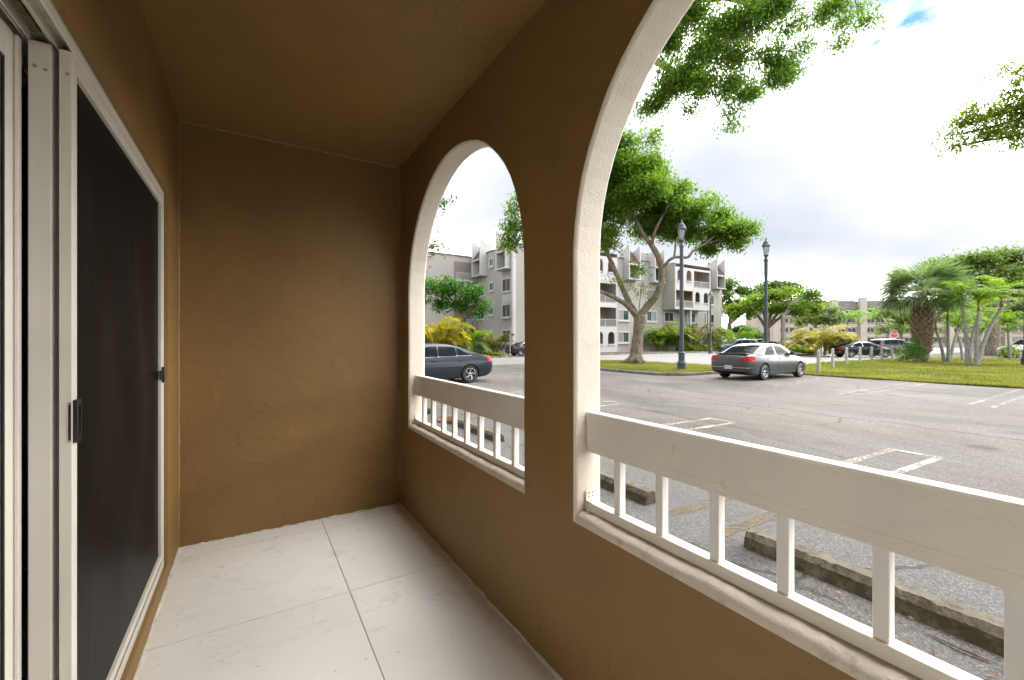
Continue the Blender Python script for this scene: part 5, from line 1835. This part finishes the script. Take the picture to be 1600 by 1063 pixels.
# stop sign beyond the lawn
t = 46.0
b_ = G(1397, t)
ss = thing("stop_sign", "red octagonal stop sign behind the parked cars", "sign", b_)
fwd = Vector((SY, CY, 0))
rgt = Vector((CY, -SY, 0))
zc_ = P(1397, 522, t).z
fnS = lambda p, q, d: tuple(b_ + rgt * p + fwd * d + Vector((0, 0, zc_ + q)))
rad_ = 0.44
oct_ = [(rad_ * math.cos(R(22.5 + 45 * k)), rad_ * math.sin(R(22.5 + 45 * k))) for k in range(8)]
oct2 = [(p * 0.93, q * 0.93) for p, q in oct_]
MB().prism(oct_, 0.0, 0.02, fnS).build("white_border", M['sign_white'], ss)
MB().prism(oct2, -0.006, -0.001, fnS).build("red_face", M['sign_red'], ss)
cu_ = bpy.data.curves.new("lettering", 'FONT')
cu_.body = "STOP"
cu_.size = 0.36
cu_.align_x, cu_.align_y = 'CENTER', 'CENTER'
cu_.extrude = 0.002
to = bpy.data.objects.new("lettering_tmp", cu_)
col.objects.link(to)
bpy.context.view_layer.update()
me = bpy.data.meshes.new_from_object(to.evaluated_get(bpy.context.evaluated_depsgraph_get()))
bpy.data.objects.remove(to)
me.materials.clear()
me.materials.append(M['sign_white'])
lo = link("lettering", me, ss)
q = Vector(fnS(0, 0, -0.012)) - b_
lo.location = q
lo.rotation_euler = (R(90), 0, -YAW)
MB().tube([b_, b_ + Vector((0, 0, zc_ - 0.3))], 0.03, 8).build("post", M['galv'], ss)
# slim sign post in the far arch
b_ = G(797, 38.5)
o = thing("sign_post", "slim grey sign post seen edge on in the far arch", "sign", b_)
MB().tube([b_, b_ + Vector((0, 0, 2.75))], 0.035, 8).build("post", M['galv'], o)
MB().box(b_.x - 0.02, b_.x + 0.02, b_.y - 0.22, b_.y - 0.036, 2.2, 2.8).build("sign_plate", M['galv'], o)
b_ = G(732.5, 38.6)
o = MB().lathe([(0.20, 0.1), (0.18, 0.5), (0.12, 0.62), (0.13, 0.8), (0.08, 0.95), (0.03, 1.0)], 10, (b_.x, b_.y, 0)).build("garden_post", M['bollard'])
tag(o, "pale stubby post among the plants behind the blue sedan", "post")

# ================================================================== CARS
def interp(xs, ys, x):
    """smooth (Catmull-Rom like) interpolation"""
    xs, ys = np.asarray(xs, float), np.asarray(ys, float)
    x = np.clip(x, xs[0], xs[-1])
    d = np.gradient(ys, xs)
    i = np.clip(np.searchsorted(xs, x) - 1, 0, len(xs) - 2)
    h = xs[i + 1] - xs[i]
    s = (x - xs[i]) / h
    # limit slopes for monotone shape
    m0, m1 = d[i], d[i + 1]
    sec = (ys[i + 1] - ys[i]) / h
    lim = 3 * np.abs(sec)
    m0 = np.clip(m0, -lim, lim)
    m1 = np.clip(m1, -lim, lim)
    return (2 * s**3 - 3 * s**2 + 1) * ys[i] + (s**3 - 2 * s**2 + s) * h * m0 + (-2 * s**3 + 3 * s**2) * ys[i + 1] + (s**3 - s**2) * h * m1


def loft(sections):
    mb = MB()
    n = len(sections[0])
    vs = [p for s in sections for p in s]
    fs = [(i * n + k, i * n + (k + 1) % n, (i + 1) * n + (k + 1) % n, (i + 1) * n + k) for i in range(len(sections) - 1) for k in range(n)]
    fs += [tuple(range(n - 1, -1, -1)), tuple((len(sections) - 1) * n + k for k in range(n))]
    return mb.add(vs, fs)


def boolean(a, b_, op):
    oa, ob = bpy.data.objects.new("ta", a), bpy.data.objects.new("tb", b_)
    col.objects.link(oa)
    col.objects.link(ob)
    m_ = oa.modifiers.new("b", 'BOOLEAN')
    m_.object = ob
    m_.operation = op
    m_.solver = 'EXACT'
    bpy.context.view_layer.update()
    me = bpy.data.meshes.new_from_object(oa.evaluated_get(bpy.context.evaluated_depsgraph_get()))
    bpy.data.objects.remove(oa)
    bpy.data.objects.remove(ob)
    return me


def inflate(me, d):
    c = me.copy()
    nrm = [v.normal.copy() for v in c.vertices]
    for v, n_ in zip(c.vertices, nrm):
        v.co += n_ * d
    return c


def setm(me, m_, smooth=True):
    me.materials.clear()
    me.materials.append(m_)
    me.polygons.foreach_set("material_index", [0] * len(me.polygons))
    if smooth:
        me.polygons.foreach_set("use_smooth", [True] * len(me.polygons))
        try:
            me.set_sharp_from_angle(angle=R(38))
        except Exception:
            pass
    me.update()
    return me


def fx(p, q, d):      # rear/front view polygon (y, z) extruded along x
    return (d, p, q)


def fy(p, q, d):      # side view polygon (x, z) extruded along y
    return (p, d, q)


def fz(p, q, d):      # plan polygon (x, y) extruded along z
    return (p, q, d)


def pris(poly, a, b_, fn):
    return MB().prism(poly, a, b_, fn).mesh("tool", M['trim'])


def build_car(name, label, S, paint, group="parked cars"):
    """S: dict of profile tables, x forward from the rear bumper (0..L)"""
    t = thing(name, label, "car", (0, 0, 0), group)
    L, W = S['L'], S['W']
    hw = W / 2
    xo = L / 2
    xs = np.linspace(0, L, 41)
    xs = np.unique(np.concatenate([xs, [0.03, 0.08, L - 0.03, L - 0.08]]))
    secs = []
    for x in xs:
        zb = float(interp(*S['bottom'], x))
        zt = float(interp(*S['deck'], x))
        w = hw * float(interp(*S['plan'], x))
        cr = 0.035
        zm = zb + (zt - zb) * 0.52
        half = [(0, zb), (w * 0.70, zb), (w * 0.90, zb + 0.015), (w * 0.965, zb + 0.07), (w * 0.985, zb + (zm - zb) * 0.6), (w * 1.0, zm), (w * 0.995, zm + (zt - zm) * 0.35), (w * 0.975, zm + (zt - zm) * 0.68), (w * 0.93, zt - 0.03), (w * 0.86, zt - 0.004), (w * 0.55, zt + cr * 0.7), (0, zt + cr)]
        ring = [(x - xo, y, z) for y, z in half] + [(x - xo, -y, z) for y, z in half[-2:0:-1]]
        secs.append(ring)
    body = loft(secs).mesh("body", M['trim'], smooth=True)
    wx = [S['axle'][0] - xo, S['axle'][1] - xo]
    wr = S['wheel']
    full_body = body.copy()
    for x in wx:
        for s in (-1, 1):
            cyl = MB().lathe([(wr + 0.045, min(s * (hw - 0.30), s * (hw + 0.15))), (wr + 0.045, max(s * (hw - 0.30), s * (hw + 0.15)))], 28, (x, 0, wr), axis='y').mesh("tool", M['trim'])
            body = boolean(body, cyl, 'DIFFERENCE')
    link("body", setm(body, paint), t)
    # cabin
    cs = []
    c0, c1 = S['cabin'][0][0], S['cabin'][0][-1]
    for x in np.linspace(c0, c1, 34):
        zr = float(interp(*S['cabin'], x))
        zt = float(interp(*S['deck'], x)) - 0.03
        k = max(0.0, (zr - zt) / (S['H'] - zt))
        w = hw * float(interp(*S['plan'], x)) * 0.90
        wt = w * (1 - 0.22 * k) if k > 0 else w
        zr = max(zr, zt + 0.012)
        hh = zr - zt
        half = [(0, zt - 0.06), (w, zt - 0.06), (w * 0.995, zt + hh * 0.12), (w + (wt - w) * 0.45, zt + hh * 0.5), (w + (wt - w) * 0.82, zt + hh * 0.82), (wt * 0.965, zt + hh * 0.93), (wt * 0.86, zt + hh * 0.985), (wt * 0.5, zt + hh * 1.0 + 0.012), (0, zt + hh + 0.016)]
        cs.append([(x - xo, y, z) for y, z in half] + [(x - xo, -y, z) for y, z in half[-2:0:-1]])
    cabin = loft(cs).mesh("cabin", M['trim'], smooth=True)
    link("cabin", setm(cabin.copy(), paint), t)
    big = inflate(cabin, 0.006)
    sh = lambda poly: [(x - xo, z) for x, z in poly]
    for i, poly in enumerate(S['side_windows']):
        for s in (-1, 1):
            me = boolean(big, pris(sh(poly), s * 0.35, s * 1.3, fy), 'INTERSECT')
            if len(me.polygons):
                link("side_window", setm(me, M['car_glass']), t)
    if S.get('chrome_line'):
        bigc = inflate(cabin, 0.004)
        for s in (-1, 1):
            me = boolean(bigc, pris(sh(S['chrome_line']), s * 0.35, s * 1.3, fy), 'INTERSECT')
            if len(me.polygons):
                link("window_trim", setm(me, M['chrome']), t)
    for nm, (x0, x1, y0, y1) in (("rear_window", S['rear_glass']), ("windshield", S['front_glass'])):
        me = boolean(big, pris([(x0 - xo, -y0), (x1 - xo, -y1), (x1 - xo, y1), (x0 - xo, y0)], 0.9, 2.4, fz), 'INTERSECT')
        if len(me.polygons):
            link(nm, setm(me, M['car_glass']), t)
    # skin parts cut from a slightly proud copy of the body
    proud = inflate(full_body, 0.004)
    proud2 = inflate(full_body, 0.009)
    for i, poly in enumerate(S['doors']):
        for s in (-1, 1):
            me = boolean(proud, pris(sh(poly), s * 0.45, s * 1.3, fy), 'INTERSECT')
            d = link("door", setm(me, paint), t)
            hx = max(p[0] for p in poly) - 0.85 - xo if S['handle_rear'] else min(p[0] for p in poly) - xo
            hx = min(p[0] for p in poly) - xo + 0.10
            zz = S['handle_z']
            yy = s * (hw * 0.985 + 0.02)
            MB().box(hx, hx + 0.2, min(yy, yy - s * 0.05), max(yy, yy - s * 0.05), zz, zz + 0.03).build("handle", S.get('handle_mat', M['chrome']), d, bevel=0.008)
    for poly in S['tail_lamps']:
        for s in (-1, 1):
            me = boolean(proud2, pris([(s * p, q) for p, q in poly], -xo - 0.2, -xo + S.get('lamp_wrap', 0.34), fx), 'INTERSECT')
            if len(me.polygons):
                link("tail_lamp", setm(me, M['tail']), t)
    for poly in S['head_lamps']:
        for s in (-1, 1):
            me = boolean(proud2, pris([(s * p, q) for p, q in poly], xo + 0.2, xo - 0.4, fx), 'INTERSECT')
            if len(me.polygons):
                link("head_lamp", setm(me, M['plate']), t)
    me = boolean(proud, pris([(-hw * 0.75, S['valance'][0]), (hw * 0.75, S['valance'][0]), (hw * 0.68, S['valance'][1]), (-hw * 0.68, S['valance'][1])], -xo - 0.2, -xo + 0.4, fx), 'INTERSECT')
    if len(me.polygons):
        link("rear_valance", setm(me, M['trim']), t)
    MB().box(-xo - 0.022, -xo + 0.05, -0.16, 0.16, S['plate_z'], S['plate_z'] + 0.15).build("licence_plate", M['plate'], t, bevel=0.004)
    if S.get('spoiler'):
        x0, z0 = S['spoiler']
        MB().prism([(x0 - xo - 0.05, z0 + 0.01), (x0 - xo + 0.22, z0 - 0.005), (x0 - xo + 0.20, z0 + 0.03), (x0 - xo - 0.06, z0 + 0.055)], -hw * 0.72, hw * 0.72, fy).build("spoiler", paint, t, bevel=0.01)
    if S.get('chrome_bar'):
        z0 = S['chrome_bar']
        me = boolean(proud2, pris([(-hw * 0.9, z0), (hw * 0.9, z0), (hw * 0.9, z0 + 0.025), (-hw * 0.9, z0 + 0.025)], -xo - 0.2, -xo + 0.22, fx), 'INTERSECT')
        if len(me.polygons):
            link("bumper_trim", setm(me, M['chrome']), t)
    for s in (-1, 1):
        me = boolean(proud2, pris([(S['axle'][0] - xo + wr + 0.06, S['sill'][0]), (S['axle'][1] - xo - wr - 0.06, S['sill'][0]), (S['axle'][1] - xo - wr - 0.06, S['sill'][1]), (S['axle'][0] - xo + wr + 0.06, S['sill'][1])], s * 0.5, s * 1.3, fy), 'INTERSECT')
        if len(me.polygons):
            link("side_sill", setm(me, S.get('sill_mat', paint)), t)
        mx = S['mirror'][0] - xo
        my = s * (hw + 0.10)
        MB().prism([(0, 0), (0.11, -0.02), (0.13, 0.09), (0.03, 0.13)], min(my, my - s * 0.2), max(my, my - s * 0.2), lambda p, q, d: (mx + p, d, S['mirror'][1] + q)).build("mirror", paint, t, bevel=0.02)
    # wheels
    for x in wx:
        for s in (-1, 1):
            yo = s * (hw - 0.015)
            w = thing_part("wheel", t, (x, yo, wr))
            tw_ = 0.21
            prof = [(wr * 0.66, 0.0), (wr * 0.72, 0.012), (wr * 0.93, 0.008), (wr * 0.99, -0.02), (wr, -0.06), (wr, -tw_ + 0.06), (wr * 0.97, -tw_ + 0.01), (wr * 0.7, -tw_)]
            lathe_y(prof, s, 32).build_at("tyre", M['tyre'], w)
            rim = S['rim']
            lathe_y([(wr * 0.665, 0.004), (wr * 0.62, -0.012), (wr * 0.60, -0.07), (wr * 0.30, -0.085), (0.01, -0.085)], s, 32).build_at("rim_barrel", M['rim_dark'], w)
            sp = MB()
            ns = rim['n']
            for k in range(ns):
                a = 2 * math.pi * k / ns + 0.2
                for da in rim['split']:
                    a0, a1 = a + da * 0.5, a + da + rim['twist'] * s
                    r0, r1 = wr * 0.12, wr * 0.635
                    pts = []
                    for j in range(5):
                        u = j / 4
                        rr = r0 + (r1 - r0) * u
                        an = a0 + (a1 - a0) * u ** 1.4
                        pts.append((rr * math.cos(an), rr * math.sin(an), rim['w'] * (1.25 - 0.5 * u)))
                    vs, fs = [], []
                    for j, (px_, pz_, ww) in enumerate(pts):
                        tx, tz = (pts[min(j + 1, 4)][0] - pts[max(j - 1, 0)][0], pts[min(j + 1, 4)][1] - pts[max(j - 1, 0)][1])
                        l = math.hypot(tx, tz)
                        nx, nz = -tz / l * ww, tx / l * ww
                        dep = -0.02 * (1 - j / 4)
                        vs += [(px_ - nx, s * (-0.004 + dep), pz_ - nz), (px_ + nx, s * (-0.004 + dep), pz_ + nz), (px_ + nx, s * (-0.05 + dep), pz_ + nz), (px_ - nx, s * (-0.05 + dep), pz_ - nz)]
                    for j in range(4):
                        fs += [(4 * j + q_, 4 * j + (q_ + 1) % 4, 4 * j + 4 + (q_ + 1) % 4, 4 * j + 4 + q_) for q_ in range(4)]
                    sp.add(vs, fs)
            ringm = lathe_y([(wr * 0.665, -0.006), (wr * 0.67, 0.008), (wr * 0.64, 0.012), (wr * 0.615, -0.004)], s, 32)
            sp.add(ringm.v, ringm.f)
            hub = lathe_y([(wr * 0.17, -0.05), (wr * 0.16, -0.015), (wr * 0.1, -0.008), (0.005, -0.006)], s, 16)
            sp.add(hub.v, hub.f)
            sp.build_at("rim", M['rim'], w)
    return t


def thing_part(name, parent, loc):
    o = bpy.data.objects.new(name, None)
    o.empty_display_size = 0.1
    col.objects.link(o)
    o.parent = parent
    o.location = loc
    return o


def lathe_y(prof, s, n):
    mb = MBL()
    mb.lathe([(r, z * s) for r, z in prof], n, axis='y', cap=False)
    return mb


def _build_at(self, name, mat_, parent):
    me = self.mesh(name, mat_, (0, 0, 0), smooth=True, merge=False)
    try:
        me.set_sharp_from_angle(angle=R(40))
    except Exception:
        pass
    return link(name, me, parent)


MBL = MB
MB.build_at = _build_at

SEDAN = dict(L=4.75, W=1.80, H=1.45, wheel=0.335, axle=(1.03, 3.88),
             bottom=([0, 0.15, 0.5, 1.0, 3.8, 4.5, 4.75], [0.36, 0.28, 0.20, 0.19, 0.19, 0.20, 0.30]),
             deck=([0, 0.06, 0.15, 0.6, 1.1, 2.0, 3.3, 3.9, 4.4, 4.66, 4.75], [0.80, 0.93, 1.0, 1.01, 0.99, 0.95, 0.95, 0.90, 0.80, 0.68, 0.58]),
             plan=([0, 0.08, 0.25, 0.7, 1.5, 3.3, 4.1, 4.5, 4.68, 4.75], [0.80, 0.89, 0.945, 0.985, 1.0, 1.0, 0.975, 0.90, 0.78, 0.62]),
             cabin=([0.52, 0.75, 1.15, 1.6, 2.1, 2.6, 2.95, 3.35, 3.62], [0.99, 1.10, 1.30, 1.425, 1.45, 1.435, 1.37, 1.13, 0.96]),
             side_windows=[[(1.12, 1.0), (1.98, 0.985), (2.0, 1.36), (1.72, 1.36), (1.42, 1.27)], [(2.06, 0.985), (3.26, 0.975), (3.05, 1.11), (2.72, 1.28), (2.45, 1.355), (2.06, 1.365)]],
             chrome_line=[(1.02, 0.985), (3.36, 0.96), (3.05, 1.14), (2.72, 1.31), (2.42, 1.385), (1.72, 1.392), (1.38, 1.30)],
             rear_glass=(0.66, 1.42, 0.60, 0.53), front_glass=(2.78, 3.50, 0.56, 0.66),
             doors=[[(1.28, 0.62), (1.42, 0.36), (2.0, 0.32), (2.02, 0.94), (1.2, 0.96)], [(2.03, 0.32), (3.2, 0.32), (3.28, 0.60), (3.22, 0.93), (2.03, 0.94)]],
             handle_rear=True, handle_z=0.84, tail_lamps=[[(0.40, 0.80), (0.95, 0.76), (0.95, 0.90), (0.80, 0.965), (0.60, 0.93)]], lamp_wrap=0.40,
             head_lamps=[[(0.45, 0.60), (0.95, 0.62), (0.95, 0.78), (0.55, 0.70)]], valance=(0.20, 0.36), plate_z=0.44, spoiler=(0.16, 1.025), chrome_bar=0.50,
             sill=(0.19, 0.27), mirror=(3.08, 0.98), rim=dict(n=7, split=(-0.13, 0.13), twist=0.0, w=0.014))
FAST = dict(SEDAN, L=4.90, W=1.86, wheel=0.335, axle=(1.02, 3.85),
            bottom=([0, 0.15, 0.5, 1.0, 3.8, 4.6, 4.90], [0.38, 0.28, 0.19, 0.18, 0.18, 0.20, 0.30]),
            deck=([0, 0.08, 0.2, 0.6, 1.1, 2.0, 3.3, 4.0, 4.5, 4.8, 4.90], [0.82, 0.96, 1.015, 1.02, 1.0, 0.96, 0.95, 0.90, 0.80, 0.68, 0.58]),
            plan=([0, 0.08, 0.25, 0.7, 1.5, 3.4, 4.2, 4.6, 4.82, 4.90], [0.82, 0.90, 0.95, 0.985, 1.0, 1.0, 0.975, 0.90, 0.78, 0.62]),
            cabin=([0.36, 0.75, 1.25, 1.75, 2.3, 2.7, 3.05, 3.5, 3.85], [1.01, 1.135, 1.31, 1.43, 1.45, 1.43, 1.36, 1.12, 0.95]),
            side_windows=[[(0.98, 1.035), (1.48, 1.02), (1.52, 1.30), (1.36, 1.25)], [(1.54, 1.015), (2.22, 0.995), (2.22, 1.365), (1.82, 1.355), (1.56, 1.31)], [(2.28, 0.99), (3.46, 0.975), (3.22, 1.13), (2.85, 1.30), (2.55, 1.36), (2.28, 1.37)]],
            chrome_line=[(0.88, 1.02), (1.0, 1.018), (3.56, 0.955), (3.5, 0.985), (1.0, 1.045)],
            rear_glass=(0.55, 1.52, 0.62, 0.55), front_glass=(2.90, 3.70, 0.58, 0.68),
            doors=[[(1.32, 0.66), (1.46, 0.40), (2.24, 0.32), (2.26, 0.95), (1.22, 0.97)], [(2.27, 0.32), (3.36, 0.32), (3.44, 0.60), (3.38, 0.93), (2.27, 0.95)]],
            handle_z=0.83, handle_mat=None, tail_lamps=[[(0.34, 0.86), (0.98, 0.78), (0.98, 0.93), (0.84, 0.985), (0.50, 0.965)]], lamp_wrap=0.30,
            head_lamps=[], spoiler=None, chrome_bar=0.36, mirror=(3.20, 0.99), rim=dict(n=5, split=(0.0,), twist=0.5, w=0.021))
FAST['handle_mat'] = M['p_blue']
SUV = dict(SEDAN, L=4.7, W=1.86, H=1.72, wheel=0.36, axle=(0.95, 3.72),
           bottom=([0, 0.15, 0.5, 1.0, 3.8, 4.5, 4.7], [0.42, 0.36, 0.28, 0.26, 0.26, 0.28, 0.38]),
           deck=([0, 0.06, 0.2, 0.8, 2.0, 3.2, 3.8, 4.3, 4.62, 4.7], [1.02, 1.08, 1.10, 1.10, 1.08, 1.08, 1.03, 0.96, 0.84, 0.7]),
           plan=([0, 0.06, 0.2, 0.7, 1.5, 3.3, 4.1, 4.45, 4.63, 4.7], [0.86, 0.92, 0.96, 0.985, 1.0, 1.0, 0.975, 0.91, 0.80, 0.65]),
           cabin=([0.10, 0.2, 0.45, 0.9, 1.6, 2.3, 2.7, 3.15, 3.5], [1.11, 1.35, 1.62, 1.70, 1.72, 1.70, 1.62, 1.33, 1.09]),
           side_windows=[[(0.50, 1.16), (1.16, 1.14), (1.16, 1.58), (0.72, 1.55)], [(1.22, 1.14), (2.08, 1.12), (2.08, 1.61), (1.22, 1.60)], [(2.14, 1.12), (3.2, 1.11), (2.9, 1.32), (2.5, 1.55), (2.14, 1.61)]],
           chrome_line=None, rear_glass=(0.13, 0.40, 0.66, 0.6), front_glass=(2.66, 3.40, 0.6, 0.7),
           doors=[[(1.2, 0.7), (1.4, 0.42), (2.08, 0.38), (2.10, 1.07), (1.12, 1.08)], [(2.11, 0.38), (3.1, 0.38), (3.2, 0.66), (3.14, 1.06), (2.11, 1.07)]],
           handle_z=0.95, tail_lamps=[[(0.62, 0.85), (0.96, 0.82), (0.96, 1.06), (0.74, 1.06)]], lamp_wrap=0.3, head_lamps=[[(0.5, 0.72), (0.95, 0.74), (0.95, 0.90), (0.55, 0.84)]],
           valance=(0.28, 0.46), plate_z=0.7, spoiler=None, chrome_bar=None, sill=(0.26, 0.36), mirror=(2.95, 1.1), rim=dict(n=6, split=(-0.1, 0.1), twist=0.0, w=0.016))

car = build_car("parked_car", "silver grey sedan with red tail lamps parked nose to the lawn", SEDAN, M['p_silver'])
car.location = (18.72, 9.98, 0)            # heads towards +X
car.rotation_euler = (0, 0, R(0))
car = build_car("parked_car", "slate blue fastback sedan with black and silver wheels in the far arch", FAST, M['p_blue'])
car.location = (5.55, 15.22, 0)
car.rotation_euler = (0, 0, R(180))


def head(px0, px1):
    """yaw that points along the picture's horizontal"""
    return -YAW


c1 = build_car("parked_car", "charcoal sedan behind the sign post in the far arch", dict(SEDAN, rim=dict(n=5, split=(0.0,), twist=0.0, w=0.03)), M['p_dark'])
g = G(827, 43.5)
c1.location = (g.x, g.y, 0)
c1.rotation_euler = (0, 0, R(-8))


def recolour(src, label, paint_from, paint_to):
    c = copy_tree(src)
    c["label"] = label
    seen = {}
    for o in list(c.children) + [g_ for ch in c.children for g_ in ch.children]:
        if o.type == 'MESH' and o.data.materials and o.data.materials[0] == paint_from:
            o.material_slots[0].link = 'OBJECT'
            o.material_slots[0].material = paint_to
    return c


c2 = recolour(c1, "dark blue black sedan parked behind the bollards", M['p_dark'], M['p_black'])
g = G(1345, 39.5)
c2.location = (g.x, g.y, 0)
c2.rotation_euler = (0, 0, -YAW + R(-6))
s1 = build_car("parked_car", "pale blue sport utility car behind the silver sedan's roof", SUV, M['p_lightblue'])
g = G(1154, 56)
s1.location = (g.x, g.y, 0)
s1.rotation_euler = (0, 0, -YAW + R(168))
s2 = recolour(s1, "grey green sport utility car right of the dark sedan behind the bollards", M['p_lightblue'], M['p_green'])
g = G(1396, 43.5)
s2.location = (g.x, g.y, 0)
s2.rotation_euler = (0, 0, -YAW + R(5))
c3 = recolour(c1, "dark sedan seen behind the second lamp post", M['p_dark'], M['p_green'])
g = G(1200, 60)
c3.location = (g.x, g.y, 0)
c3.rotation_euler = (0, 0, -YAW + R(172))
c4 = recolour(c1, "dark red car mostly hidden right of the second lamp post", M['p_dark'], M['p_red'])
g = G(1222, 66)
c4.location = (g.x, g.y, 0)
c4.rotation_euler = (0, 0, -YAW + R(95))
s3 = recolour(s1, "white car cut by the right edge behind the lamp post", M['p_lightblue'], M['p_white'])
g = G(1612, 38)
s3.location = (g.x, g.y, 0)
s3.rotation_euler = (0, 0, -YAW + R(180))
s4 = recolour(s1, "grey sport utility car parked behind the pale blue one", M['p_lightblue'], M['p_silver'])
g = G(1176, 64)
s4.location = (g.x, g.y, 0)
s4.rotation_euler = (0, 0, -YAW + R(184))
